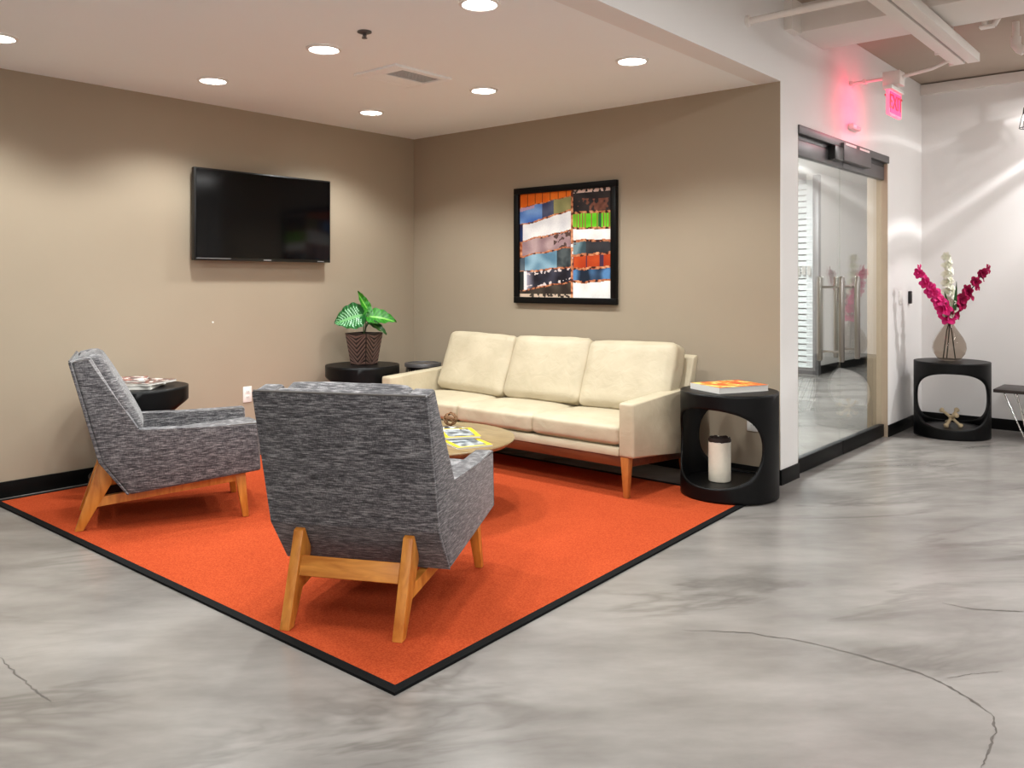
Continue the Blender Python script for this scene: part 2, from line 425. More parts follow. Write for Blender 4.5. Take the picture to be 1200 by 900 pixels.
# ------------------------------------------------------------------ glass entry door
door = tag(empty('door_1', (XE, (DY0+DY1)/2, 0)), 'double glass entry door with dark header and steel pull bars', 'door', kind='structure')
def dpart(name, bm, mat, parent=door, ang=35):
    for v in bm.verts: v.co -= Vector((XE, (DY0+DY1)/2, 0))
    return obj(name, bm, mat, parent, ang)
GX = XE-.045       # glass plane
YM = 1.165         # meeting line of the two leaves
dpart('frame_jamb', boxes((XE-WT-.005, XE+.004, DY1-.02, DY1, 0.0, DZ), bev=.003), 'jamb_tan')
dpart('frame_jamb', boxes((XE-WT-.005, XE-.005, DY0, DY0+.02, 0.1, DZ), bev=.003), 'jamb_tan')
dpart('head_track', boxes((XE-.13, XE+.012, DY0, DY1+.012, DZ-.045, DZ+.012), bev=.004), 'dark_metal')
dpart('head_gap', boxes((XE-.11, XE-.02, DY0, DY1-.03, DZ-.075, DZ-.045)), 'black_plastic')
op = dpart('door_operator', boxes((XE-.10, XE+.035, YM-.13, YM+.47, DZ-.14, DZ-.012), bev=.006), 'dark_metal')
dpart('operator_end', boxes((XE-.09, XE+.032, YM-.30, YM-.13, DZ-.15, DZ-.05), bev=.006), 'black_plastic')
for (a, b) in ((-.10, .12), (.20, .42)):
    dpart('highlight_strip', boxes((XE+.03, XE+.0365, YM+a, YM+b, DZ-.028, DZ-.012)), 'white_plastic')
for k, (a, b) in enumerate(((DY0+.004, YM-.004), (YM+.004, DY1-.024))):
    leaf = dpart('door_leaf', boxes((GX-.006, GX+.006, a, b, .10, DZ-.17)), 'door_glass')
    for nm, z0, z1 in (('bottom_rail', .008, .105), ('top_rail', DZ-.18, DZ-.076)):
        o = obj(nm, boxes((GX-.02-XE, GX+.026-XE, a-(DY0+DY1)/2, b-(DY0+DY1)/2, z0, z1), bev=.003), 'dark_metal' if z1 > 1 else 'baseboard_black', leaf)
for yy in (.985, 1.315):
    for sx in (-1, 1):
        bm = bmesh.new(); x = GX+sx*.078
        tube(bm, [(x, yy, .70), (x, yy, .712), (x, yy, 1.30), (x, yy, 1.312)], [.015, .021, .021, .015], 14)
        p = dpart('pull_bar', bm, 'steel')
        for z in (.77, 1.235):
            b2 = bmesh.new(); tube(b2, [(GX, yy, z), (x, yy, z)], .009, 10)
            for v in b2.verts: v.co -= Vector((XE, (DY0+DY1)/2, 0))
            obj('standoff', b2, 'steel', p)

# ------------------------------------------------------------------ room behind the glass
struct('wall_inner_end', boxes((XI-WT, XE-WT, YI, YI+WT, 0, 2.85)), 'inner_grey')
struct('wall_inner_side', boxes((XI-WT, XI, WT, YI, 0, 2.85)), 'office_wall')
struct('ceiling_inner', boxes((XI-WT, XE-WT, WT, YI, 2.75, 2.85)), 'white_wall')
struct('wall_meeting_room', boxes((1.05, 1.19, 6.34, YI, .1, 2.75)), 'white_wall', 'pale side wall of the meeting room behind the glass door', 'wall')
struct('baseboard_meeting_room', boxes((1.04, 1.205, 6.34, YI, 0, .11)), 'baseboard_black')
struct('baseboard_inner_end', boxes((1.205, XE-WT, YI-.015, YI, 0, .11)), 'baseboard_black')
part = tag(empty('glass_partition', (1.2, 6.3, 0)), 'frosted glass partition with white louvre slats behind the entry door', 'partition')
obj('post', boxes((-.03, .05, -.05, .04, 0, 2.72), bev=.004), 'dark_metal', part)
obj('glass_pane', boxes((-3.0, -.03, -.006, .006, .06, 2.66)), 'office_glass', part)
obj('bottom_rail', boxes((-3.0, -.03, -.02, .02, 0, .06)), 'dark_metal', part)
sl = boxes((-2.95, -.05, .035, .043, 0, .066), bev=0)
me0 = None
for k in range(31):
    if me0 is None:
        o = obj('slat', sl, 'slat_white', part, None); me0 = o.data
    else:
        o = bpy.data.objects.new('slat', me0); COL.objects.link(o); o.parent = part
    o.location = (0, 0, .10+k*.082); o.rotation_euler = (-.35, 0, 0)
for k in range(5):
    obj('privacy_mark', boxes((-.42+k*.075, -.37+k*.075, -.012, -.007, 1.36, 1.48)), 'frost_band', part, None)
for k, (x, z, ww, hh, lb) in enumerate(((1.36, 1.72, .17, .40, 'tall printed notice on the end wall seen through the glass door'), (1.70, 1.70, .21, .30, 'plain white notice on the end wall nearer the door jamb'))):
    o = tag(empty('notice', (x+ww/2, YI-.004, z)), lb, 'notice', 'notices seen through the glass')
    obj('sheet', boxes((-ww/2, ww/2, -.004, .004, -hh/2, hh/2)), 'paper', o, None)
    if k == 0:
        for q in range(6):
            obj('text_line', boxes((-ww*.35, ww*(.1+.25*random.random()), -.0055, -.0042, hh*.36-q*.055, hh*.36-q*.055+.018)), 'frost_band', o, None)

def panel_light(name, loc, sx, sy, watts, label, group, hang=0, ceil=0):
    t = tag(empty(name, loc), label, 'ceiling light', group)
    obj('housing', boxes((-sx/2, sx/2, -sy/2, sy/2, .012, .07), bev=.004), 'white_plastic', t)
    obj('diffuser', boxes((-sx/2+.02, sx/2-.02, -sy/2+.02, sy/2-.02, 0, .012)), 'panel_lens', t)
    if hang:
        for yy in (-sy*.35, sy*.35):
            b = bmesh.new(); tube(b, [(0, yy, .07), (0, yy, .07+hang)], .004, 6); obj('hanger', b, 'chrome', t)
    ld = bpy.data.lights.new('panel_lamp', 'AREA'); ld.shape = 'RECTANGLE'; ld.size = sx*.95; ld.size_y = sy*.95; ld.energy = watts; ld.color = (.97, .99, 1)
    lo = bpy.data.objects.new('panel_lamp', ld); COL.objects.link(lo); lo.parent = t; lo.location = (0, 0, -.005)
    return t
for k, (x, y) in enumerate(((1.6, 1.6), (1.2, 4.3))):
    panel_light('ceiling_panel_light', (x, y, 2.68), .6, 1.2, ROOM_W, 'bright ceiling panel in the room behind the glass, ' + ('nearest the door', 'farther in')[k], 'panels behind the glass')
n = 0
for x in (5.3, 7.5):  # unseen strip lights, added to brighten the foreground, soffit and corridor
    for y in (-7.4, -4.6, -1.8, 1.55):
        panel_light('added_strip_light', (x, y, 2.93), .2, 1.5, PANEL_W*(.42 if y > 0 else (.85 if y > -3 else 1.1)), 'added white strip light out of view over the open office, ' + ('near row' if x < 6 else 'far row') + ', %s along it' % ('first', 'second', 'third', 'last')[n % 4], 'added strip lights out of view', hang=DECK-3.0); n += 1

# ------------------------------------------------------------------ lounge ceiling fittings
def downlight(x, y, label):
    t = tag(empty('recessed_downlight', (x, y, H)), label, 'ceiling light', 'recessed downlights')
    bm = bmesh.new(); lathe(bm, [(.076, -.001), (.095, -.001), (.094, -.007), (.080, -.011), (.076, -.006)], 40, cap=False)
    obj('trim_ring', bm, 'white_plastic', t)
    bm = bmesh.new(); lathe(bm, [(.078, -.001), (.078, -.006), (0, -.0065)], 40)
    obj('lens', bm, 'lens', t)
    ld = bpy.data.lights.new('downlight_lamp', 'SPOT'); ld.energy = SPOT_W; ld.spot_size = math.radians(132); ld.spot_blend = .55; ld.shadow_soft_size = .07; ld.color = (.965, 1, .975)
    lo = bpy.data.objects.new('downlight_lamp', ld); COL.objects.link(lo); lo.parent = t; lo.location = (0, 0, -.03)
DL = [(.70, -3.535, 'recessed round downlight cut by the left edge of the photo'), (.68, -2.325, 'recessed round downlight above the left end of the television'),
      (.66, -1.04, 'recessed round downlight nearest the corner of the taupe walls'), (1.79, -2.315, 'recessed round downlight beside the sprinkler head'),
      (1.78, -1.03, 'recessed round downlight just right of the air vent'), (2.92, -1.03, 'rightmost recessed round downlight, above the framed picture'),
      (2.93, -2.315, 'recessed round downlight cut by the top edge of the photo')]
for a in DL: downlight(*a)
for y in (-3.535,): downlight(1.79, y, 'recessed round downlight out of view, ' + ('near' if y > -4 else 'far') + ' middle row'); downlight(2.93, y, 'recessed round downlight out of view, ' + ('near' if y > -4 else 'far') + ' right row')

t = tag(empty('air_vent', (1.662, -1.628, H)), 'square white ceiling air diffuser with dark louvres', 'vent')
hx, hy, fr = .19, .23, .045
obj('frame', boxes((-hx, hx, -hy, -hy+fr, -.014, 0), (-hx, hx, hy-fr, hy, -.014, 0), (-hx, -hx+fr, -hy+fr, hy-fr, -.014, 0), (hx-fr, hx, -hy+fr, hy-fr, -.014, 0), bev=.003), 'ceiling_paint', t)
obj('backing', boxes((-hx+fr, hx-fr, -hy+fr, hy-fr, -.004, -.001)), 'vent_dark', t)
for k in range(9):
    o = obj('louvre', boxes((-.0022, .0022, -hy+fr+.001, hy-fr-.001, -.0008, .0008)), 'ceiling_paint', t, None)
    o.location = (.004+k*.0165, 0, -.0115)
obj('blade_cover', boxes((-hx+fr, -.012, -hy+fr, hy-fr, -.0125, -.008), (-.012, hx-fr, -hy+fr, -hy+fr+.055, -.0125, -.008), bev=.001), 'ceiling_paint', t)

t = tag(empty('ceiling_sprinkler', (2.2, -2.374, H)), 'small dark brass fire sprinkler head on the ceiling', 'sprinkler')
bm = bmesh.new(); lathe(bm, [(.036, 0), (.036, -.006), (.02, -.012), (.012, -.014)], 24); obj('escutcheon', bm, 'dark_metal', t)
bm = bmesh.new(); lathe(bm, [(.010, -.012), (.010, -.018), (.004, -.021), (.004, -.032)], 16); obj('body', bm, 'dark_metal', t)
for s in (-1, 1):
    bm = bmesh.new(); tube(bm, [(s*.009, 0, -.016), (s*.014, 0, -.024), (s*.004, 0, -.034)], .0025, 6); obj('frame_arm', bm, 'dark_metal', t)
bm = bmesh.new(); lathe(bm, [(0, -.032), (.014, -.032), (.014, -.035), (0, -.035)], 16, cap=False); obj('deflector', bm, 'dark_metal', t)

# ------------------------------------------------------------------ corridor ceiling: beam, pipes, raceway, exit sign
t = tag(obj('ceiling_beam', boxes((XE, XB, .21, .72, 2.875, DECK), bev=.004), 'beam_paint'), 'broad pale boxed beam crossing under the corridor deck', 'beam')
tag(obj('wall_pilaster', boxes((XE, XE+.05, .05, .21, 2.86, DECK)), 'beam_paint'), 'short pale pilaster block beside the beam end', 'pilaster')
bm = bmesh.new(); tube(bm, [(XE, -.485, 2.79), (XB-.02, -.485, 2.79)], .02, 14)
pp = tag(obj('sprinkler_pipe', bm, 'beam_paint'), 'thin pale pipe running out from the soffit near the beam', 'pipe')
bm = bmesh.new(); tube(bm, [(XE, -.485, 2.79), (XE+.02, -.485, 2.79)], .034, 14); obj('wall_collar', bm, 'beam_paint', pp)
t = tag(empty('cable_raceway', (4.09, 1.45, 2.80)), 'pale double channel raceway hanging below the beam', 'raceway')
for x0, x1 in ((-.09, -.008), (.008, .085)): obj('channel', boxes((x0, x1, -1.87, 0, 0, .06), bev=.003), 'beam_paint', t)
obj('slot', boxes((-.008, .008, -1.87, -.003, .02, .06)), 'vent_dark', t)
for yy in (-.6, -1.7):
    for x in (-.05, .05): 
        bm = bmesh.new(); tube(bm, [(x, yy, .06), (x, yy, DECK-2.80)], .006, 8); obj('hanger_rod', bm, 'beam_paint', t)
for yy in (-.42, -.04):
    obj('clip', boxes((-.1, -.075, yy-.012, yy+.012, -.008, .03)), 'beam_paint', t)
t = tag(empty('beam_bracket', (4.33, .78, DECK)), 'angled pale strut bracket under the deck behind the beam', 'bracket')
for k, (dx, dy, dz) in enumerate(((0, 0, -.19), (.16, .05, -.19))):
    bm = bmesh.new(); tube(bm, [(dx, dy+.02, 0), (dx*.3, .05, dz)], .018, 8); obj('strut', bm, 'beam_paint', t)
obj('foot_plate', boxes((-.03, .05, .02, .08, -.20, -.185), bev=.002), 'beam_paint', t)
t = tag(empty('drop_pipe', (4.375, 1.55, 0)), 'pale drop pipe with elbow by the right edge under the deck', 'pipe')
bm = bmesh.new(); tube(bm, [(0, 0, DECK), (0, 0, 2.93)], .022, 12); obj('riser', bm, 'beam_paint', t)
bm = bmesh.new(); tube(bm, [(0, 0, 2.955), (0, 0, 2.90), (.02, 0, 2.87), (.05, 0, 2.85)], .032, 12); obj('elbow', bm, 'beam_paint', t)
bm = bmesh.new(); tube(bm, [(.04, 0, 2.855), (.30, 0, 2.74)], .022, 12); obj('branch', bm, 'beam_paint', t)

# exit sign on its conduit
EY = 1.25
t = tag(empty('exit_sign', (3.665, EY, 2.54)), 'glowing red exit sign hung from a ceiling conduit', 'sign')
obj('panel', boxes((-.012, .012, -.14, .14, -.088, .088), bev=.003), 'exit_rim', t)
obj('face', boxes((-.0155, .0155, -.125, .125, -.074, .074)), 'exit_red', t)
obj('canopy', boxes((-.03, .03, -.145, .145, .088, .118), bev=.004), 'white_plastic', t)
cu = bpy.data.curves.new('exit_text', 'FONT'); cu.body = 'EXIT'; cu.size = .145; cu.align_x = 'CENTER'; cu.align_y = 'CENTER'; cu.extrude = .001
to = bpy.data.objects.new('exit_text_tmp', cu); COL.objects.link(to)
bpy.context.view_layer.update()
tm = bpy.data.meshes.new_from_object(to.evaluated_get(bpy.context.evaluated_depsgraph_get()))
bpy.data.objects.remove(to)
for s in (1, -1):
    me = tm.copy()
    me.transform(Matrix.Rotation(PI/2 if s > 0 else -PI/2, 4, 'Z') @ Matrix.Rotation(PI/2, 4, 'X'))
    me.materials.clear(); o = link('lettering', me, 'red_lettering', t, None); o.location = (s*.0165, 0, 0)
ld = bpy.data.lights.new('exit_glow', 'AREA'); ld.shape = 'RECTANGLE'; ld.size = .26; ld.size_y = .16; ld.energy = 1.7; ld.color = (1, .03, .14)
lo = bpy.data.objects.new('exit_glow', ld); COL.objects.link(lo); lo.parent = t; lo.location = (-.03, 0, 0); lo.rotation_euler = (0, PI/2, 0)
t = tag(empty('conduit', (3.665, EY, 2.72)), 'pale conduit with junction box carrying the exit sign', 'conduit')
bm = bmesh.new(); tube(bm, [(XE-3.665, 0, .015), (-.06, 0, .015)], .011, 10); obj('tube', bm, 'beam_paint', t)
bm = bmesh.new(); tube(bm, [(.06, 0, .01), (.25, .02, .04), (.35, .05, .085)], .013, 10); obj('tube', bm, 'beam_paint', t)
obj('junction_box', boxes((-.06, .06, -.06, .06, -.05, .05), bev=.006), 'beam_paint', t)
for x in (-.29, -.2): obj('strap', boxes((x-.01, x+.01, -.018, .018, -.002, .03)), 'beam_paint', t)

t = tag(empty('motion_sensor', (XE, 1.29, 2.415)), 'small white motion sensor on the wall above the glass door', 'sensor')
obj('body', boxes((0, .045, -.085, .085, -.022, .022), bev=.014), 'white_plastic', t)
obj('window', boxes((.040, .0465, -.02, .07, -.012, .006)), 'paper', t)

# ------------------------------------------------------------------ television
t = tag(empty('television', (.075, -1.548, 1.744)), 'black flat-screen television on the left taupe wall', 'television')
obj('bezel', boxes((-.028, .012, -.575, .575, -.322, .322), bev=.005), 'black_plastic', t)
obj('screen', boxes((.012, .017, -.562, .562, -.300, .310)), 'screen', t)
obj('wall_mount', boxes((-.074, -.028, -.30, .30, -.2, .2), bev=.004), 'dark_metal', t)
obj('logo', boxes((.012, .0132, -.03, .035, -.316, -.308)), 'logo_grey', t, None)
obj('badge', boxes((.012, .0132, .45, .51, -.317, -.310)), 'logo_grey', t, None)
obj('highlight_strip', boxes((.012, .017, -.56, -.30, -.309, -.305)), 'logo_grey', t, None)

# ------------------------------------------------------------------ framed picture
def art(s, t):
    n1 = mnoise.noise(Vector((s*9, t*9, 1))); n2 = mnoise.noise(Vector((s*30, t*30, 4))); n3 = mnoise.noise(Vector((s*5+3, t*5, 9)))
    def mixc(a, b, k): k = max(0, min(1, k)); return tuple(a[i]*(1-k)+b[i]*k for i in range(3))
    j = .004*n2+.012*n1
    rust = mixc((140, 62, 34), (222, 160, 118), .5+n2)
    if s < .575:
        u = s/.575
        B = [(.13, .05), (.30, .185), (.46, .375), (.61, .525), (.76, .715), (.94, .85), (2, 2)]
        tt = t+j; k = 0
        while tt > B[k][0]+(B[k][1]-B[k][0])*u: k += 1
        edge = min(abs(tt-(a+(b-a)*u)) for a, b in B)
        if k == 0:
            if (s*11.5) % 1 < .07: return (52, 26, 22)
            c = mixc((226, 100, 24), (240, 128, 40), .5+n1)
        elif k == 1:
            c = mixc((70, 110, 188), (128, 168, 224), .5+n1) if u < .45 else (mixc((50, 54, 92), (88, 96, 120), .5+n1) if u < .68 else mixc((120, 124, 82), (160, 154, 104), .5+n1))
            if u < .3 and edge < .04 and tt < .22: c = (196, 164, 196)
        elif k == 2:
            if u < .06: return mixc((34, 60, 110), (60, 40, 60), .5+n1)
            c = mixc((222, 222, 226), (246, 246, 246), .6+n1)
        elif k == 3:
            if u < .05: return rust
            c = mixc((140, 112, 118), (184, 158, 158), .55+n1)
            if u > .68 and n2+n1 > .12: c = (86, 64, 60)
        elif k == 4:
            c = mixc((90, 128, 152), (152, 186, 204), .5+n1)
            if u > .74: c = mixc((40, 46, 50), (84, 92, 94), .5+n1+n2*.4)
            if u < .1: c = mixc(c, (60, 56, 60), .6)
        elif k == 5:
            if u < .08: return (44, 48, 46)
            if u < .14: return (238, 236, 236)
            c = mixc((30, 28, 36), (66, 66, 80), .4+n1)
            if u < .3: c = mixc((168, 164, 178), c, (u-.14)/.16)
            if edge < .035 and n2 > .15: c = (220, 206, 204)
        else:
            c = mixc((48, 40, 36), (86, 78, 68), .5+n1)
            if t > .97 and n2 > -.1: c = (214, 190, 168)
        if edge < .0075 and k > 0: c = rust if n2 > -.25 else (70, 34, 26)
        return c
    if s < .60:
        return rust if n2 > -.1 else ((226, 222, 220) if .5 < t < .66 else (92, 46, 34))
    u = (s-.6)/.4
    B = [.215, .365, .475, .60, .725, .845, 2]
    tt = t+j+.02*(u-.5)*(1 if t > .5 else -.6); k = 0
    while tt > B[k]: k += 1
    edge = min(abs(tt-b) for b in B)
    if k == 0:
        c = mixc((34, 30, 32), (64, 58, 58), .5+n1)
        if .09 < tt < .2 and n3+n1+n2 > .15: c = mixc((96, 58, 46), (130, 84, 70), .5+n2)
        if t < .03 and n2 > -.05: c = (226, 196, 184)
    elif k == 1:
        c = mixc((88, 196, 26), (136, 226, 60), .5+n1)
        if mnoise.noise(Vector((u*26, 1, 2))) > .16: c = (150, 112, 62)
        if .66 < u < .74: c = (52, 90, 60)
    elif k == 2: c = mixc((226, 224, 224), (250, 250, 250), .6+n1)
    elif k == 3:
        c = mixc((38, 38, 42), (62, 62, 66), .5+n1)
        if u < .34: c = mixc((120, 146, 154), (60, 80, 88), .5+1.4*n1)
    elif k == 4:
        c = mixc((164, 52, 22), (198, 82, 36), .5+n1)
        if (u*2.9) % 1 < .05 or .7 < u < .8: c = (70, 44, 66)
    elif k == 5:
        c = mixc((28, 38, 54), (88, 134, 184), .45+1.3*n1+.3*(u-.5))
    else: c = mixc((226, 226, 224), (244, 244, 242), .6+n1)
    if edge < .011: c = rust if n2 > -.2 else (60, 30, 24)
    return c
AX0, AX1, AZ0, AZ1 = 1.190, 2.152, 1.105, 2.006
t = tag(empty('framed_picture', ((AX0+AX1)/2, -.002, (AZ0+AZ1)/2)), 'black framed abstract picture of slanted coloured bands above the sofa', 'picture')
aw, ah, fw = (AX1-AX0)/2, (AZ1-AZ0)/2, .048
for nm, b in (('frame_rail', (-aw, aw, -.035, 0, ah-fw, ah)), ('frame_rail', (-aw, aw, -.035, 0, -ah, -ah+fw)), ('frame_stile', (-aw, -aw+fw, -.035, 0, -ah+fw, ah-fw)), ('frame_stile', (aw-fw, aw, -.035, 0, -ah+fw, ah-fw))):
    obj(nm, boxes(b, bev=.003), 'black_lacquer', t)
obj('backing', boxes((-aw+fw, aw-fw, -.012, 0, -ah+fw, ah-fw)), 'black_plastic', t)
print_mesh('print', 2*(aw-fw), 2*(ah-fw), 170, 160, art, 'print_art', t, Matrix.Translation((0, -.014, 0)) @ Matrix.Rotation(PI/2, 4, 'X'))

# ------------------------------------------------------------------ wall plates
def plate(name, loc, rz, label, cat, kind):
    """plate in local XZ facing local -Y"""
    t = tag(empty(name, loc, rz), label, cat)
    obj('cover', boxes((-.036, .036, -.006, 0, -.058, .058), bev=.003), 'white_plastic', t)
    if kind == 'outlet':
        for z in (-.02, .02):
            o = obj('socket', boxes((-.017, .017, -.0075, -.005, z-.014, z+.014), bev=.002), 'white_plastic', t)
            for x in (-.006, .006): obj('slot', boxes((x-.0012, x+.0012, -.0082, -.007, z-.005, z+.006)), 'plate_slot', o, None)
    else:
        o = obj('rocker', boxes((-.016, .016, -.009, -.005, -.033, .033), bev=.002), 'white_plastic', t)
    return t
plate('wall_outlet', (0, -1.66, .445), PI/2, 'white wall outlet low on the left taupe wall', 'outlet', 'outlet')
plate('wall_outlet', (3.17, 0, .374), 0, 'white wall outlet seen through the black side table by the sofa', 'outlet', 'outlet')
plate('light_switch', (XE, 2.49, 1.135), PI/2, 'white light switch on the wall beside the glass door', 'switch', 'switch')
t = tag(empty('card_reader', (XE, 2.74, 1.135)), 'small black card reader beside the white light switch', 'card reader')
obj('body', boxes((0, .025, -.022, .022, -.055, .055), bev=.006), 'black_plastic', t)
obj('indicator', boxes((.024, .0262, -.006, .006, .03, .036)), 'chrome', t, None)
t = tag(empty('wall_screw', (.0, -2.34, .93)), 'tiny pale screw head on the left wall above the round table', 'screw')
t.location = (0, -1.935, .985)
bm = bmesh.new(); lathe(bm, [(.007, 0), (.006, .004), (0, .005)], 12)
bmesh.ops.transform(bm, matrix=Matrix.Rotation(PI/2, 4, 'Y'), verts=bm.verts[:]); obj('head', bm, 'white_plastic', t)

# ------------------------------------------------------------------ rug
RZ = .008
rp = [(.075, -3.362), (3.545, -3.366), (3.393, -.42), (.075, -.42)]
rug = tag(empty('area_rug', (1.7, -1.7, 0)), 'large orange red rug with black bound edges under the seating', 'rug')
def rugpoly(inset):
    c = []
    n = 4
    for i in range(n):
        p0, p1, p2 = (Vector(rp[(i+k-1) % n]) for k in range(3))
        d1 = (p1-p0).normalized(); d2 = (p2-p1).normalized()
        n1 = Vector((-d1.y, d1.x)); n2 = Vector((-d2.y, d2.x))
        bis = (n1+n2).normalized(); c.append(p1+bis*inset/max(.2, bis.dot(n1)))
    return [(p.x-1.7, p.y+1.7) for p in c]
bm = bmesh.new(); prism(bm, rugpoly(.034), 2, .0, RZ); obj('pile', bm, 'rug_orange', rug, None)
out, inn = rugpoly(0), rugpoly(.036)
for i in range(4):
    j = (i+1) % 4
    bm = bmesh.new(); prism(bm, [out[i], out[j], inn[j], inn[i]], 2, 0, RZ+.0015); obj('edge_binding', bm, 'rug_binding', rug, None)

# ------------------------------------------------------------------ armchairs
def armchair(label, loc, w2):
    t = tag(empty('armchair', (*loc, RZ), math.atan2(-w2[0], w2[1])), label, 'armchair', 'grey tweed armchairs')
    prof = [(-.024, .872), (.058, .890), (.275, .497), (.872, .512), (.885, .250), (.240, .184), (.112, .36)]
    HW, TH = .336, .082
    for s in (-1, 1):
        bm = bmesh.new(); a, b = sorted((s*HW, s*(HW-TH))); prism(bm, prof, 0, a, b, bev=.014, seg=3)
        sp = obj('side_panel', bm, 'tweed', t, 40)
        for uu in (HW-.004, HW-TH+.004):
            b2 = bmesh.new()
            pl = [(s*uu, p[0]+o[0], p[1]+o[1]) for p, o in zip(prof[:5], ((.010, -.005), (-.010, -.010), (-.002, -.004), (-.010, -.006), (-.006, .01)))]
            tube(b2, pl, .0045, 6); obj('piping', b2, 'piping', sp)
    # back shell between the side panels
    IW = HW-TH-.001
    bp = [(-.037, .868), (-.0245, .8725), (.1115, .36), (.2395, .185), (.226, .186), (.098, .36)]
    bm = bmesh.new(); prism(bm, bp, 0, -HW, HW, bev=.004, seg=2); bk = obj('back_panel', bm, 'tweed', t, 40)
    b2 = bmesh.new(); tube(b2, [(-HW+.006, -.034, .872), (HW-.006, -.034, .872)], .0045, 6); obj('piping', b2, 'piping', bk)
    for s in (-1, 1):
        b2 = bmesh.new(); tube(b2, [(s*(HW-.004), -.034, .866), (s*(HW-.004), .101, .36), (s*(HW-.004), .230, .188)], .004, 6); obj('piping', b2, 'tweed', bk)
    bm = bmesh.new(); prism(bm, [(-.008, .872), (.02, .88), (.165, .40), (.30, .25), (.30, .196), (.25, .19), (.128, .36)], 0, -IW, IW, bev=.006, seg=2); obj('back_shell', bm, 'tweed', t, 40)
    # seat deck and front rail
    bm = bmesh.new(); prism(bm, [(.28, .19), (.862, .252), (.862, .325), (.28, .30)], 0, -IW, IW, bev=.008, seg=2); obj('seat_deck', bm, 'tweed', t, 40)
    # cushions
    bm = cushion_bm(2*IW-.006, .66, .125, r=.035, crown=.018, front=.012, wr=.003)
    bmesh.ops.transform(bm, matrix=Matrix.Translation((0, .605, .305)) @ Matrix.Rotation(math.radians(4.5), 4, 'X'), verts=bm.verts[:])
    obj('seat_cushion', bm, 'tweed', t, 60)
    bm = cushion_bm(2*IW-.004, .47, .125, r=.035, crown=.015, front=.012, wr=.003, seed=2)
    ang = math.atan2(.892-.497, -(.275-.058))     # direction up along the back
    # local: y up the back, z towards the sitter
    up = Vector((0, .058-.275, .892-.497)).normalized(); fw_ = Vector((0, up.z, -up.y))
    M = Matrix(((1, 0, 0, 0), (0, up.y, fw_.y, 0), (0, up.z, fw_.z, 0), (0, 0, 0, 1)))
    org = Vector((0, .137, .662))+fw_*-.050
    bmesh.ops.transform(bm, matrix=Matrix.Translation(org) @ M, verts=bm.verts[:])
    obj('back_cushion', bm, 'tweed', t, 60)
    # timber frame
    for s in (-1, 1):
        bm = bmesh.new(); u = s*.218
        prism(bm, [(-.016, 0), (.024, 0), (.160, .238), (.156, .262), (.112, .342), (.094, .335)], 0, u-.020, u+.020, bev=.004, seg=2)
        obj('rear_leg', bm, 'honey_wood', t)
        # front leg, tapered and splayed
        bm = bmesh.new()
        q = [(-.026, .752, .262), (.026, .752, .262), (.026, .808, .262), (-.026, .808, .262)]
        r_ = [(-.016, .795, 0), (.018, .795, 0), (.018, .826, 0), (-.016, .826, 0)]
        A = [bm.verts.new((s*(.262+p[0]), p[1], p[2])) for p in q]; B = [bm.verts.new((s*(.285+p[0]), p[1], p[2])) for p in r_]
        bm.faces.new(A); bm.faces.new(B[::-1])
        for i in range(4): bm.faces.new((A[i], A[(i+1) % 4], B[(i+1) % 4], B[i]))
        bmesh.ops.recalc_face_normals(bm, faces=bm.faces[:])
        bmesh.ops.bevel(bm, geom=bm.edges[:], offset=.004, segments=2, affect='EDGES', profile=.5)
        obj('front_leg', bm, 'honey_wood', t)
        # sloping side stretcher from rear leg to front leg
        bm = bmesh.new()
        A = [bm.verts.new((s*x, y, z)) for x, y, z in ((.205, .075, .115), (.235, .075, .115), (.235, .105, .165), (.205, .105, .165))]
        B = [bm.verts.new((s*x, y, z)) for x, y, z in ((.250, .785, .195), (.280, .785, .195), (.280, .785, .243), (.250, .785, .243))]
        bm.faces.new(A); bm.faces.new(B[::-1])
        for i in range(4): bm.faces.new((A[i], A[(i+1) % 4], B[(i+1) % 4], B[i]))
        obj('side_stretcher', bm, 'honey_wood', t)
    bm = bmesh.new(); prism(bm, [(.050, .182), (.074, .172), (.100, .240), (.076, .250)], 0, -.196, .196, bev=.003); obj('rear_rail', bm, 'honey_wood_x', t)
    bm = bmesh.new(); prism(bm, [(.74, .205), (.77, .205), (.77, .25), (.74, .25)], 0, -.25, .25, bev=.003); obj('front_rail', bm, 'honey_wood_x', t)
    return t
armchair('grey tweed armchair seen from behind, nearest the camera', (3.077, -3.204), (-.455, .89))
armchair('grey tweed armchair seen from its side, beside the left wall', (.848, -3.19), (.336, .72))

# ------------------------------------------------------------------ sofa
SX0, SX1, SYF, SYB = .662, 2.875, -.945, -.10
t = tag(empty('sofa', ((SX0+SX1)/2, (SYF+SYB)/2, RZ)), 'cream leather three-seat sofa on a wooden plinth against the back wall', 'sofa')
OX, OY = (SX0+SX1)/2, (SYF+SYB)/2
def spart(name, bm, mat, parent=t, ang=40):
    for v in bm.verts: v.co -= Vector((OX, OY, RZ))
    return obj(name, bm, mat, parent, ang)
AT = .105
armprof = [(SYF, .247), (SYF, .565), (SYB-.10, .600), (SYB-.02, .60), (SYB-.09, .185), (SYB-.30, .200)]
for a, b in ((SX0, SX0+AT), (SX1-AT, SX1)):
    bm = bmesh.new(); prism(bm, armprof, 0, a, b, bev=.016, seg=3); spart('arm', bm, 'cream_leather')
bm = bmesh.new(); prism(bm, [(SYF+.004, .247), (SYF+.006, .298), (SYB-.2, .296), (SYB-.2, .203)], 0, SX0+AT, SX1-AT, bev=.010, seg=2); spart('seat_base', bm, 'cream_leather')
bm = bmesh.new(); prism(bm, [(-.345, .25), (-.30, .25), (-.135, .785), (-.155, .80), (-.20, .785), (-.345, .40)], 0, SX0+.03, SX1-.012, bev=.012, seg=3); spart('back_frame', bm, 'cream_leather')
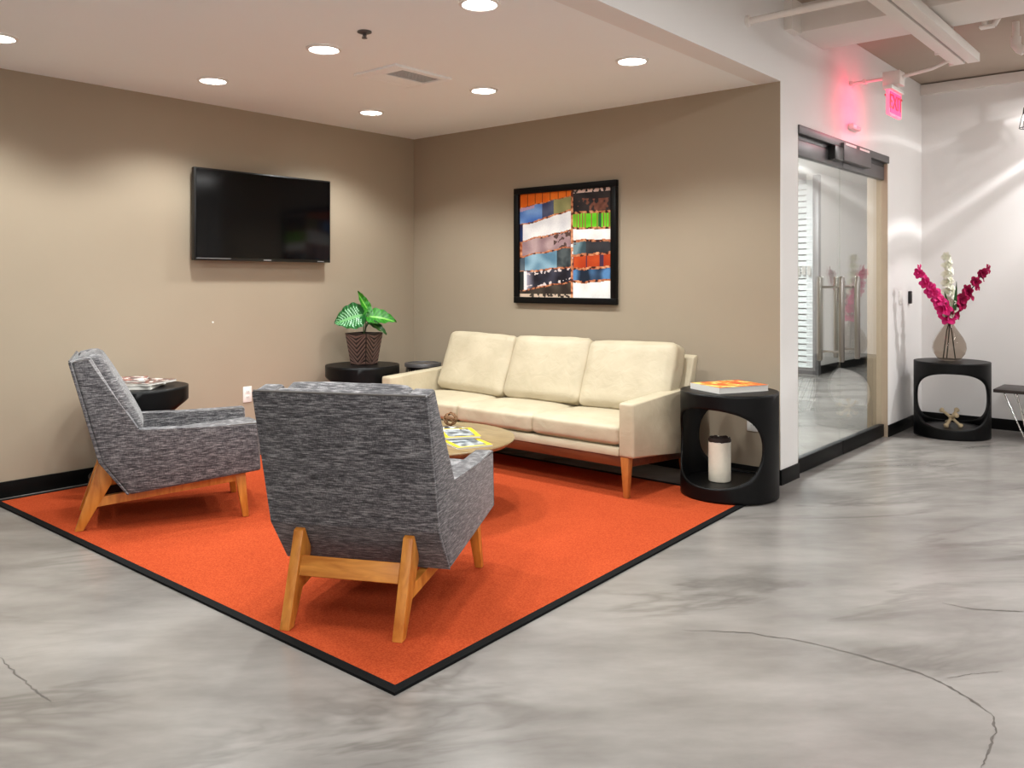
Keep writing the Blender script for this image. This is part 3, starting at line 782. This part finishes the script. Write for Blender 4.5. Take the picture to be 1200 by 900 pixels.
cw = (SX1-SX0-2*AT)/3
for i in range(3):
    x = SX0+AT+cw*(i+.5)
    bm = cushion_bm(cw-.004, .60, .118, r=.028, crown=.022, front=.008, wr=.003, seed=i)
    bmesh.ops.transform(bm, matrix=Matrix.Translation((x, SYF+.305, .306)) @ Matrix.Rotation(math.radians(-.8), 4, 'X'), verts=bm.verts[:])
    sc = spart('seat_cushion', bm, 'cream_leather', ang=70)
    bm = cushion_bm(cw+.008, .455, .15, r=.036, crown=.024, front=.010, wr=.006, seed=i+5)
    up = Vector((0, .165, .42)).normalized(); fr = Vector((0, -up.z, up.y))
    M = Matrix(((-1, 0, 0, 0), (0, up.y, fr.y, 0), (0, up.z, fr.z, 0), (0, 0, 0, 1)))
    lean = (-.006, 0.002, .004)[i]
    bmesh.ops.transform(bm, matrix=Matrix.Translation((x+lean+.004*i+.040, -.295, .618)) @ M @ Matrix.Rotation((.02, -.015, -.025)[i], 4, 'Z'), verts=bm.verts[:])
    spart('back_cushion', bm, 'cream_leather', ang=70)
# timber plinth and legs
spart('front_apron', boxes((SX0+.05, SX1-.045, SYF+.012, SYF+.040, .188, .247), bev=.003), 'red_wood')
spart('rear_apron', boxes((SX0+.05, SX1-.05, SYB-.16, SYB-.13, .15, .2), bev=.003), 'red_wood')
for x in (SX0+.05, SX1-.078):
    bm = bmesh.new(); prism(bm, [(SYF+.045, .188), (SYF+.045, .246), (SYB-.13, .20), (SYB-.13, .14)], 0, x, x+.028, bev=.002); spart('side_apron', bm, 'red_wood')
for sx, x in ((-1, SX0+.075), (1, SX1-.068)):
    for sy, y in ((-1, SYF+.033), (1, SYB-.145)):
        bm = bmesh.new(); zt = .247 if sy < 0 else .19
        A = [bm.verts.new((x+a*.028, y+b*.026, zt)) for a, b in ((-1, -1), (1, -1), (1, 1), (-1, 1))]
        B = [bm.verts.new((x+a*.015+sx*.006, y+b*.015+sy*.008, RZ if sy < 0 else 0)) for a, b in ((-1, -1), (1, -1), (1, 1), (-1, 1))]
        bm.faces.new(A); bm.faces.new(B[::-1])
        for i in range(4): bm.faces.new((A[i], A[(i+1) % 4], B[(i+1) % 4], B[i]))
        bmesh.ops.recalc_face_normals(bm, faces=bm.faces[:]); bmesh.ops.bevel(bm, geom=bm.edges[:], offset=.004, segments=2, affect='EDGES', profile=.5)
        spart('leg', bm, 'sofa_leg_wood')

# ------------------------------------------------------------------ drum side tables
TR, TZ = .287, .615
def drum_meshes():
    bm = bmesh.new(); r = TR
    z0, z1, half = .080, .53, math.radians(69)
    NA, NR = 72, 7
    zc = (z0+z1)/2
    def sup(a, ea, ez, n):
        c, s = math.cos(a), math.sin(a)
        k = (abs(c)**n+abs(s)**n)**(-1/n)
        return c*k*ea, s*k*ez
    zt, zb, NX, NZ = TZ-.0015-zc, -zc, 36, 14
    outer = []                                   # walk the rectangle of the unrolled half cylinder
    for i in range(NX): outer.append((PI/2-PI*i/NX, zt))
    for i in range(NZ): outer.append((-PI/2, zt+(zb-zt)*i/NZ))
    for i in range(NX): outer.append((-PI/2+PI*i/NX, zb))
    for i in range(NZ): outer.append((PI/2, zb+(zt-zb)*i/NZ))
    NA = len(outer)
    for base in (0, PI):
        rings = []
        for q in range(NR+1):
            f = q/NR; ring = []
            for ox, oz in outer:
                a = math.atan2(oz/(zt if oz > 0 else -zb), ox/(PI/2))
                ix, iz = sup(a, half, (z1-z0)/2, 2.25)
                th = ix*(1-f)+ox*f; zz = zc+iz*(1-f)+oz*f
                ring.append(bm.verts.new((r*math.sin(th+base), -r*math.cos(th+base), zz)))
            rings.append(ring)
        for a_, b_ in zip(rings, rings[1:]):
            for i in range(NA):
                j = (i+1) % NA; bm.faces.new((a_[i], b_[i], b_[j], a_[j]))
    bmesh.ops.remove_doubles(bm, verts=bm.verts[:], dist=.0005)
    bmesh.ops.recalc_face_normals(bm, faces=bm.faces[:])
    me = bpy.data.meshes.new('shell'); bm.to_mesh(me); bm.free()
    return me
shell_me = drum_meshes()
def drum_table(x, y, rz, label, z=0):
    t = tag(empty('drum_side_table', (x, y, z), rz), label, 'side table', 'black drum side tables')
    o = link('shell', shell_me, 'black_lacquer', t, None)
    if not o.modifiers:
        md = o.modifiers.new('thickness', 'SOLIDIFY'); md.thickness = .013; md.offset = -1
    bm = bmesh.new(); lathe(bm, [(TR-.016, TZ-.03), (TR-.0035, TZ-.028), (TR-.0035, TZ-.0015), (TR-.005, TZ), (0, TZ)], 64); obj('top', bm, 'black_lacquer', t)
    bm = bmesh.new(); lathe(bm, [(TR-.019, .0), (TR-.019, .068), (TR-.021, .07), (0, .07)], 64); obj('bottom_shelf', bm, 'black_lacquer', t)
    return t
shell_me.materials.append(MATS['black_lacquer']); shell_me.shade_smooth()
vz = math.atan2(845, 988)
drum_table(3.213, -.417, -.02, 'black drum side table between the sofa and the glass door', RZ+.002)
drum_table(.318, -.84, 2.4, 'black drum side table in the corner under the potted plant', RZ)
drum_table(.325, -2.62, 2.69, 'black drum side table behind the left armchair with magazines on it', RZ)
drum_table(3.735, 2.585, vz-.47, 'black drum side table with the flower vase by the far wall')

# candle in the near side table
cx_, cy_ = 3.165, -.445
t = tag(empty('pillar_candle', (cx_, cy_, .07+RZ+.002)), 'thick cream pillar candle with burnt rim inside the black table', 'candle')
bm = bmesh.new(); R0 = .066; seg = 40
prof = [(0, 0), (R0-.004, 0), (R0, .005), (R0, .10), (R0, .20), (R0, .245), (R0-.006, .258), (R0-.014, .252), (R0-.02, .225), (0, .22)]
lathe(bm, prof, seg)
for v in bm.verts:
    if v.co.z > .24: v.co.z += .008*mnoise.noise(Vector((v.co.x*40, v.co.y*40, 2)))
obj('wax', bm, 'candle_wax', t, 60)
bm = bmesh.new(); lathe(bm, [(R0+.0008, .236), (R0+.0012, .247), (R0-.005, .2605), (R0-.015, .2545), (R0-.021, .227), (0, .222)], seg, cap=False)
for v in bm.verts:
    v.co.z += .005*mnoise.noise(Vector((v.co.x*45, v.co.y*45, 5))) if v.co.z > .23 else 0
obj('burnt_rim', bm, 'burnt_wax', t, 60)
bm = bmesh.new(); tube(bm, [(0, 0, .22), (.002, .001, .235), (.005, .002, .245)], .002, 6); obj('wick', bm, 'black_plastic', t)

# book helper
def book(name, loc, rz, wd, dp, th, cover, label, cat='book', group=None, pages='paper', nx=24, ny=30, parentless=True):
    t = tag(empty(name, loc, rz), label, cat, group)
    obj('page_block', boxes((-wd/2+.002, wd/2-.003, -dp/2+.003, dp/2-.003, .0015, th-.0015)), pages, t, None)
    obj('back_cover', boxes((-wd/2, wd/2, -dp/2, dp/2, 0, .0015)), 'paper', t, None)
    obj('front_cover', boxes((-wd/2, wd/2, -dp/2, dp/2, th-.0015, th)), 'paper', t, None)
    if th > .02: obj('spine', boxes((-wd/2-.001, -wd/2+.002, -dp/2, dp/2, 0, th)), 'paper', t, None)
    print_mesh('cover_print', wd, dp, nx, ny, cover, 'print_gloss', t, Matrix.Translation((0, 0, th+.0006)))
    return t
def cov_orange(s, t):
    n = mnoise.noise(Vector((s*5, t*3, 3)))+.5*mnoise.noise(Vector((s*12, t*12, 7)))
    if n > .22: return (240, 226, 130)
    if n > -.02: return (236, 150, 40)
    if n > -.3: return (232, 108, 34)
    return (206, 70, 30)
book('book', (3.205, -.40, TZ+RZ+.002), vz+.42, .36, .28, .035, cov_orange, 'thick book with an orange and yellow cover on the black side table')

def cov_yellow(seed):
    def f(s, t):
        if s < .11 or s > .89 or t < .08 or t > .92: return (232, 196, 10)
        n = mnoise.noise(Vector((s*5+seed, t*5, seed)))
        if t < .2: return (196, 198, 198) if n > -.1 else (70, 70, 70)
        if n > .12: return (160, 166, 170)
        if n > -.2: return (122, 128, 132)
        return (74, 80, 86)
    return f
def cov_dark(seed, a, b, c):
    def f(s, t):
        n = mnoise.noise(Vector((s*4+seed, t*4, seed)))+.4*mnoise.noise(Vector((s*14, t*14, seed)))
        return a if n > .15 else (b if n > -.15 else c)
    return f

# ------------------------------------------------------------------ coffee table
CT = (2.055, -1.845)
t = tag(empty('coffee_table', (*CT, RZ)), 'round wooden coffee table with a thin dark edge between the chairs and sofa', 'coffee table')
bm = bmesh.new(); lathe(bm, [(.50, .372), (.518, .386), (.522, .394), (.520, .3985), (.516, .40), (0, .40)], 72, cap=False)
obj('table_top', bm, 'table_veneer', t, 50)
bm = bmesh.new(); lathe(bm, [(0, .345), (.42, .345), (.50, .3725), (0, .3725)], 72, cap=False); obj('under_rim', bm, 'walnut_bench', t, 40)
bm = bmesh.new(); lathe(bm, [(.0, 0), (.20, 0), (.20, .012), (.10, .03), (.05, .06), (.045, .20), (.06, .32), (.12, .346)], 40); obj('pedestal', bm, 'walnut_bench', t, 40)
CZ = .40+RZ
book('magazine', (2.38, -1.83, CZ), vz+.45, .20, .27, .008, cov_yellow(1), 'yellow-bordered magazine nearest the edge of the coffee table', 'magazine', 'yellow-bordered magazines')
book('magazine', (2.22, -1.72, CZ+.0135), vz+.25, .20, .27, .010, cov_yellow(5), 'yellow-bordered magazine half hidden by the near armchair back', 'magazine', 'yellow-bordered magazines')
book('magazine', (2.05, -1.69, CZ), vz-.3, .21, .27, .012, cov_dark(3, (190, 190, 186), (80, 80, 84), (36, 36, 40)), 'grey covered magazine behind the yellow ones on the coffee table', 'magazine')
t = tag(empty('twig_ball', (1.955, -1.515, CZ)), 'small brown twig ball ornament on the coffee table', 'ornament')
rnd = random.Random(3)
for k in range(9):
    ax = Vector((rnd.gauss(0, 1), rnd.gauss(0, 1), rnd.gauss(0, 1))).normalized(); u = ax.orthogonal().normalized(); v = ax.cross(u)
    bm = bmesh.new(); rr = .038+rnd.uniform(-.003, .003)
    pts = [(u*math.cos(2*PI*i/20)+v*math.sin(2*PI*i/20))*rr+Vector((0, 0, .046)) for i in range(21)]
    tube(bm, pts, .0035, 5); obj('twig', bm, 'twig', t, 60)

# magazines on the table behind the left armchair
LX, LY = .325, -2.62
book('book', (LX+.02, LY-.02, TZ+RZ), vz+.1, .25, .30, .022, cov_dark(2, (230, 228, 224), (210, 206, 200), (160, 150, 146)), 'white book at the bottom of the pile behind the left armchair')
book('magazine', (LX+.06, LY+.02, TZ+RZ+.0235), vz-.25, .22, .28, .012, cov_dark(8, (214, 210, 206), (120, 76, 66), (50, 40, 46)), 'magazine with a reddish brown cover on top of the white book', 'magazine')
book('magazine', (LX-.05, LY-.04, TZ+RZ+.0370), vz+.3, .20, .26, .008, cov_dark(11, (232, 230, 228), (150, 90, 80), (90, 80, 84)), 'topmost pale magazine of the pile behind the left armchair', 'magazine')

# ------------------------------------------------------------------ waste bin
t = tag(empty('waste_bin', (.365, -.235, 0)), 'black round waste bin with a metal rim behind the sofa arm', 'waste bin')
bm = bmesh.new(); lathe(bm, [(.135, 0), (.142, .01), (.142, .565), (.138, .57)], 48); obj('body', bm, 'bin_black', t)
bm = bmesh.new(); lathe(bm, [(.143, .565), (.153, .567), (.153, .590), (.149, .596), (.130, .598), (.128, .590), (0, .590)], 48); obj('lid', bm, 'dark_metal', t)
me0 = None
for k in range(36):
    a = 2*PI*k/36
    if me0 is None: o = obj('slot', boxes((.1405, .1432, -.004, .004, .42, .55)), 'chrome', t, None); me0 = o.data
    else: o = bpy.data.objects.new('slot', me0); COL.objects.link(o); o.parent = t
    o.rotation_euler = (0, 0, a)

# ------------------------------------------------------------------ potted plant
PX, PY = .325, -.83
t = tag(empty('plant_pot', (PX, PY, TZ+RZ), vz-.50), 'square tapered brown pot with chevron ribs on the corner table', 'plant pot')
b0, b1, ph = .073, .104, .25
bm = bmesh.new()
A = [bm.verts.new((a*b0, b*b0, 0)) for a, b in ((-1, -1), (1, -1), (1, 1), (-1, 1))]; B = [bm.verts.new((a*b1, b*b1, ph)) for a, b in ((-1, -1), (1, -1), (1, 1), (-1, 1))]
Ci = [bm.verts.new((a*(b1-.012), b*(b1-.012), ph)) for a, b in ((-1, -1), (1, -1), (1, 1), (-1, 1))]; D = [bm.verts.new((a*(b1-.016), b*(b1-.016), ph-.03)) for a, b in ((-1, -1), (1, -1), (1, 1), (-1, 1))]
bm.faces.new(A[::-1]); bm.faces.new(D)
for P, Q in ((A, B), (B, Ci), (Ci, D)):
    for i in range(4): bm.faces.new((P[i], P[(i+1) % 4], Q[(i+1) % 4], Q[i]))
obj('body', bm, 'pot_brown', t, 20)
obj('soil', boxes((-(b1-.016), b1-.016, -(b1-.016), b1-.016, ph-.032, ph-.026)), 'soil', t, None)
for f in range(4):
    bm = bmesh.new(); R = Matrix.Rotation(f*PI/2, 4, 'Z')
    for k in range(-3, 8):
        for s in (-1, 1):
            # stripe climbs from the centre line outwards
            def P(uu, zz):
                zz = max(.004, min(ph-.004, zz)); hw_ = b0+(b1-b0)*zz/ph
                return Vector((s*uu*hw_*.97, -hw_, zz))
            zb = k*.035; sl_ = .085
            q = [P(.02, zb), P(.97, zb+sl_), P(.97, zb+sl_+.017), P(.02, zb+.017)]
            if q[2].z-q[0].z < .02 or q[3].z > ph-.006 and q[0].z > ph-.006: continue
            o4 = Vector((0, -.004, 0))
            va = [bm.verts.new(R @ p) for p in q]; vb = [bm.verts.new(R @ (p+o4)) for p in q]
            try:
                bm.faces.new(vb)
                for i in range(4): bm.faces.new((va[i], va[(i+1) % 4], vb[(i+1) % 4], vb[i]))
            except ValueError: pass
    obj('chevron_ribs', bm, 'pot_rib', t, None)

def leaf_mesh(name, ln, wd, colf, bend=.25, cup=.15, nx=16, ny=34, tipw=1.0):
    vs_, fs_, cs_ = [], [], []
    for j in range(ny+1):
        q = j/ny
        ww = wd/2*(math.sin(PI*min(1, q**.72*.985+.015)))**.75*(1-.25*tipw*q)
        for i in range(nx+1):
            a = i/nx*2-1
            x = a*ww; y = ln*q-(.08*ln*abs(a)**1.5 if q < .25 else .08*ln*abs(a)**1.5*max(0, 1-(q-.25)*3))
            z = -bend*ln*q*q+cup*wd*abs(a)**1.2+.012*math.sin(q*26)*abs(a)*wd*3
            vs_.append((x, y, z))
    for j in range(ny):
        for i in range(nx):
            a = j*(nx+1)+i; fs_.append((a, a+1, a+nx+2, a+nx+1)); cs_.append(colf(abs((i+.5)/nx*2-1), (j+.5)/ny))
    me = bpy.data.meshes.new(name); me.from_pydata(vs_, [], fs_)
    ca = me.color_attributes.new('Col', 'FLOAT_COLOR', 'CORNER'); k = 0
    for c in cs_:
        l = lin(c)
        for _ in range(4): ca.data[k].color = (*l, 1); k += 1
    return me
def col_var(a, q):
    s = (q*11-a*2.6) % 1
    if a < .08: return (96, 160, 92)
    if s < .34 and .14 < a < .78 and q > .12: return (150, 200, 158)
    return (16, 78, 28) if s < .7 else (28, 106, 38)
def col_grn(a, q):
    s = (q*8-a*2) % 1
    if a < .1: return (110, 176, 66)
    return (52, 136, 30) if s < .4 else (34, 108, 24)
def col_drk(a, q): return (40, 84, 34) if a > .12 else (90, 130, 60)
plant = tag(empty('houseplant', (PX, PY, TZ+RZ+ph-.03)), 'leafy green houseplant with striped broad leaves growing in the brown pot', 'plant')
camr = Vector((math.cos(vz), math.sin(vz), 0)); camf = Vector((-math.sin(vz), math.cos(vz), 0)); UP = Vector((0, 0, 1))
def add_leaf(base, tipdir, normal, ln, wd, colf, bend, cup, r=.0035, stem='stem_green'):
    """base, tipdir, normal in (right, towards viewer, up)"""
    def cv(p): return camr*p[0]-camf*p[1]+UP*p[2]
    b = cv(base); y = cv(tipdir).normalized(); z = cv(normal); z = (z-y*z.dot(y)).normalized(); x = y.cross(z)
    me = leaf_mesh('leaf', ln, wd, colf, bend, cup)
    me.transform(Matrix(((x.x, y.x, z.x, b.x), (x.y, y.y, z.y, b.y), (x.z, y.z, z.z, b.z), (0, 0, 0, 1))))
    o = link('leaf', me, 'leaf_print', plant, 80)
    bm = bmesh.new(); r0 = Vector((b.x*.12, b.y*.12, 0)); mid = Vector((b.x*.45, b.y*.45, b.z*.72))
    tube(bm, [r0, (r0+mid)/2+Vector((0, 0, .01)), mid, b, b+y*.02], r, 6); obj('stalk', bm, stem, plant, 60)
# numbers in metres: px / 148
add_leaf((-.005, .03, .170), (-.90, .30, -.20), (-.18, .95, .42), .225, .25, col_var, .22, .10)
add_leaf((.035, .02, .155), (.95, .15, .02), (-.02, .75, .70), .215, .17, col_grn, .35, .12)
add_leaf((.035, .0, .20), (-.62, .05, .95), (.55, .75, .25), .175, .085, col_grn, -.12, .20)
add_leaf((.045, .03, .115), (.80, .25, -.48), (.25, .6, .8), .175, .085, col_drk, .12, .2, stem='stem_dark')
add_leaf((.04, .05, .10), (.55, .5, .25), (-.3, .5, .8), .11, .06, col_drk, .4, .2, stem='stem_dark')
add_leaf((-.02, -.02, .14), (-.35, -.6, .5), (.1, .5, .8), .17, .13, col_grn, .3, .12)

# ------------------------------------------------------------------ flowers in the far vase
FX, FY = 3.712, 2.60
t = tag(empty('vase', (FX, FY, TZ)), 'smoky brown glass bottle vase on the far black table', 'vase')
prof = [(.055, .001), (.085, .012), (.118, .06), (.130, .105), (.124, .15), (.100, .20), (.066, .25), (.040, .29), (.028, .32), (.026, .345), (.034, .362), (.040, .372)]
bm = bmesh.new(); seg = 48
lathe(bm, prof, seg, cap=False); lathe(bm, [(0, .001), (.055, .001)], seg, cap=False)
for v in bm.verts:
    a = math.atan2(v.co.y, v.co.x); rr = math.hypot(v.co.x, v.co.y)
    if rr > .05: s = 1+.02*math.cos(8*a); v.co.x *= s; v.co.y *= s
body = obj('body', bm, 'smoke_glass', t, 80)
bm = bmesh.new(); lathe(bm, [(.034, .362), (.041, .370), (.044, .376), (.040, .378), (.032, .366)], 32, cap=False); obj('lip', bm, 'smoke_glass', t, 80)
def petal_blossom(name, c0, c1, seed, r=.055):
    rn = random.Random(seed); vs_, fs_, cs_ = [], [], []
    for p in range(6):
        a0 = 2*PI*p/6+rn.uniform(-.2, .2); ln = r*rn.uniform(.85, 1.15); wd = r*.86; tilt = rn.uniform(.35, .75) if p % 2 else rn.uniform(.1, .45)
        nx, ny = 4, 5; base = len(vs_)
        for j in range(ny+1):
            q = j/ny; ww = wd/2*math.sin(PI*(.12+.80*q))**.8
            for i in range(nx+1):
                a = i/nx*2-1
                out = ln*q; x = a*ww; z = ln*q*tilt*(1.2-q*.8)+.25*ww*abs(a)+.006*math.sin(a*5+q*6+p)
                vs_.append((out*math.cos(a0)-x*math.sin(a0), out*math.sin(a0)+x*math.cos(a0), z))
        for j in range(ny):
            for i in range(nx):
                k = base+j*(nx+1)+i; fs_.append((k, k+1, k+nx+2, k+nx+1)); f = (j+rn.random())/ny
                cs_.append(tuple(c0[m]*(1-f)+c1[m]*f for m in range(3)))
    me = bpy.data.meshes.new(name); me.from_pydata(vs_, [], fs_)
    ca = me.color_attributes.new('Col', 'FLOAT_COLOR', 'CORNER'); k = 0
    for c in cs_:
        l = lin(c)
        for _ in range(4): ca.data[k].color = (*l, 1); k += 1
    me.materials.append(MATS['petal_print']); me.shade_smooth()
    return me
def gladiolus(label, pts, n, c0, c1, start, seed, r):
    """pts: (right, toward viewer, up) from the vase base"""
    def cv(p): return camr*p[0]-camf*p[1]+UP*p[2]
    P = [cv(p) for p in pts]
    st = tag(empty('gladiolus_stem', (FX, FY, TZ)), label, 'flower', 'flower stems in the far vase')
    bm = bmesh.new(); tube(bm, P, [.005]*(len(P)-1)+[.002], 6); obj('stem', bm, 'stem_dark', st, 60)
    mes = [petal_blossom('blossom', c0, c1, seed+k, r) for k in range(3)]
    rn = random.Random(seed)
    tot = [0]
    for a, b in zip(P, P[1:]): tot.append(tot[-1]+(b-a).length)
    for k in range(n):
        d = tot[-1]*(start+(1-start)*k/(n-1)*.99)
        i = max(j for j in range(len(P)-1) if tot[j] <= d+1e-9); f = (d-tot[i])/(tot[i+1]-tot[i]); p = P[i].lerp(P[i+1], min(1, f))
        sc = 1-.42*k/(n-1)
        side = 1 if k % 2 else -1
        dirn = (camr*side*rn.uniform(.3, .9)-camf*rn.uniform(.35, 1)+UP*rn.uniform(-.1, .45)).normalized()
        o = bpy.data.objects.new('blossom', mes[k % 3]); COL.objects.link(o); o.parent = st
        o.location = p+dirn*.012; o.rotation_mode = 'QUATERNION'; o.rotation_quaternion = dirn.to_track_quat('Z', 'Y'); o.scale = (sc, sc, sc)
    return st
neck = [(0, 0, .02), (0, 0, .25), (0, 0, .37)]
gladiolus('bright pink gladiolus stem leaning left in the vase', [(.05, 0, .02), (.02, 0, .25), (-.01, 0, .37), (-.10, .03, .48), (-.20, .05, .62), (-.30, .05, .76)], 12, (196, 14, 92), (226, 60, 138), .40, 11, .075)
gladiolus('white gladiolus stem standing upright in the vase', [(-.02, 0, .02), (0, 0, .25), (.005, 0, .37), (.01, -.02, .55), (.0, -.02, .72), (-.005, -.02, .87)], 13, (222, 226, 196), (246, 246, 236), .46, 23, .068)
gladiolus('deep crimson gladiolus stem leaning right in the vase', [(-.05, 0, .02), (-.02, 0, .25), (.012, 0, .37), (.09, .03, .50), (.19, .04, .63), (.29, .03, .77)], 12, (122, 8, 52), (176, 20, 82), .40, 37, .070)
for k, (p0, tipd, ln, lb) in enumerate((((-.01, .03, .36), (-.22, .1, .9), .22, 'narrow dark green leaf blade beside the pink stem'), ((.01, .04, .36), (.08, .1, 1), .30, 'tall dark green leaf blade before the white stem'))):
    def cv(p): return camr*p[0]-camf*p[1]+UP*p[2]
    me = leaf_mesh('leaf_blade', ln, .034, col_drk, .08, .25, 4, 10)
    y = cv(tipd).normalized(); z = -camf; z = (z-y*z.dot(y)).normalized(); x = y.cross(z); b = cv(p0)
    me.transform(Matrix(((x.x, y.x, z.x, b.x), (x.y, y.y, z.y, b.y), (x.z, y.z, z.z, b.z), (0, 0, 0, 1))))
    o = link('leaf_blade', me, 'leaf_print', None, 80); o.location = (FX, FY, TZ); tag(o, lb, 'leaf', 'leaf blades in the far vase')

# jack ornament on the shelf of the far table
t = tag(empty('jack_ornament', (3.735, 2.575, .07), vz), 'pale wooden jack-shaped ornament on the lower shelf of the far table', 'ornament')
cz = .075
for k, d in enumerate(((.62, .35, .58), (-.62, .35, .58), (.55, -.4, -.60), (-.62, -.35, -.58), (.1, .85, -.55), (-.05, -.8, .3))):
    d = Vector(d).normalized(); bm = bmesh.new(); ln = .095
    c0 = Vector((0, 0, cz))
    tube(bm, [c0, c0+d*.03, c0+d*(ln-.02), c0+d*(ln-.012), c0+d*ln, c0+d*(ln+.010), c0+d*(ln+.014)], [.017, .012, .011, .018, .022, .016, .004], 12)
    obj('arm', bm, 'driftwood', t, 60)

# ------------------------------------------------------------------ bench at the right edge
t = tag(empty('bench', (4.035, 2.6, 0)), 'low dark bench with chrome hairpin legs at the right edge', 'bench')
obj('bench_top', boxes((0, 1.3, 0, .42, .378, .405), bev=.004), 'walnut_bench', t)
for x0, dx in ((.07, .15), (1.23, -.15)):
    for y0, dy in ((.05, -.02), (.37, .02)):
        bm = bmesh.new(); sx = 1 if dx > 0 else -1
        tube(bm, [(x0, y0, .378), (x0+dx, y0+dy, .012), (x0+dx+.012*sx, y0+dy, .006), (x0+dx+.022*sx, y0+dy, .012), (x0+.085*sx, y0+.02, .378)], .006, 8)
        obj('hairpin_leg', bm, 'chrome', t)

# ------------------------------------------------------------------ wall-wash lamps at the right edge
LPOS = Vector((4.222, 3.0, 2.60))
t = tag(empty('track_lamp', LPOS), 'bright lamp head with black wire guard at the right edge', 'lamp')
bm = bmesh.new(); tube(bm, [(0, 0, .12), (0, 0, DECK-LPOS.z)], .010, 10); obj('stem', bm, 'black_plastic', t)
bm = bmesh.new(); lathe(bm, [(.012, .13), (.04, .12), (.045, .07), (.03, .065)], 28); obj('socket', bm, 'black_plastic', t)
bm = bmesh.new(); lathe(bm, [(0, -.015), (.02, -.01), (.034, .01), (.036, .03), (.026, .055), (.018, .068)], 24, cap=False); obj('bulb', bm, 'lamp_glow', t)
for k in range(6):
    a = 2*PI*k/6+.3; c, s = math.cos(a), math.sin(a)
    bm = bmesh.new(); tube(bm, [(.04*c, .04*s, .08), (.055*c, .055*s, .03), (.070*c, .070*s, -.05)], .003, 6); obj('guard_wire', bm, 'black_plastic', t)
bm = bmesh.new(); tube(bm, [(.070*math.cos(2*PI*i/32), .070*math.sin(2*PI*i/32), -.05) for i in range(33)], .0035, 6); obj('guard_ring', bm, 'black_plastic', t)
t2 = copy_tree(t); t2.location = (4.9, 2.74, 2.94); tag(t2, 'bright lamp head with black wire guard beyond the bench', 'lamp')
for ch in list(t2.children):
    if ch.name.startswith('stem'): ch.scale = (1, 1, .05); ch.location = (0, 0, .09)
t['group'] = 'lamp heads by the far wall'; t2['group'] = 'lamp heads by the far wall'
ld = bpy.data.lights.new('lamp_beam', 'SPOT'); ld.energy = LAMP_W; ld.spot_size = math.radians(176); ld.spot_blend = .05; ld.shadow_soft_size = .02; ld.color = (1, .98, .975)
lo = bpy.data.objects.new('lamp_beam', ld); COL.objects.link(lo); lo.parent = t2; lo.location = (0, 0, -.06)
ld.use_nodes = True
nt = ld.node_tree; em = [n for n in nt.nodes if n.type == 'EMISSION'][0]
tc = N(nt, 'ShaderNodeTexCoord'); sx_ = N(nt, 'ShaderNodeSeparateXYZ'); L(nt, tc.outputs['Normal'], sx_.inputs[0])
ab = N(nt, 'ShaderNodeMath', operation='ABSOLUTE'); L(nt, sx_.outputs['Z'], ab.inputs[0])
rp_ = N(nt, 'ShaderNodeValToRGB'); e = rp_.color_ramp.elements      # beam profile of the lamp by cosine from its axis
e[0].position = .15; e[0].color = (.06, .06, .06, 1); e[1].position = 1; e[1].color = (.35, .35, .35, 1)
for p, v in ((.225, .09), (.25, .24), (.28, .09), (.55, .10), (.595, .62), (.62, .16), (.66, .08), (.695, .48), (.76, .55), (.83, .72), (.88, .5)):
    k = e.new(p); k.color = (v, v, v, 1)
L(nt, ab.outputs[0], rp_.inputs[0]); L(nt, rp_.outputs[0], em.inputs['Strength'])
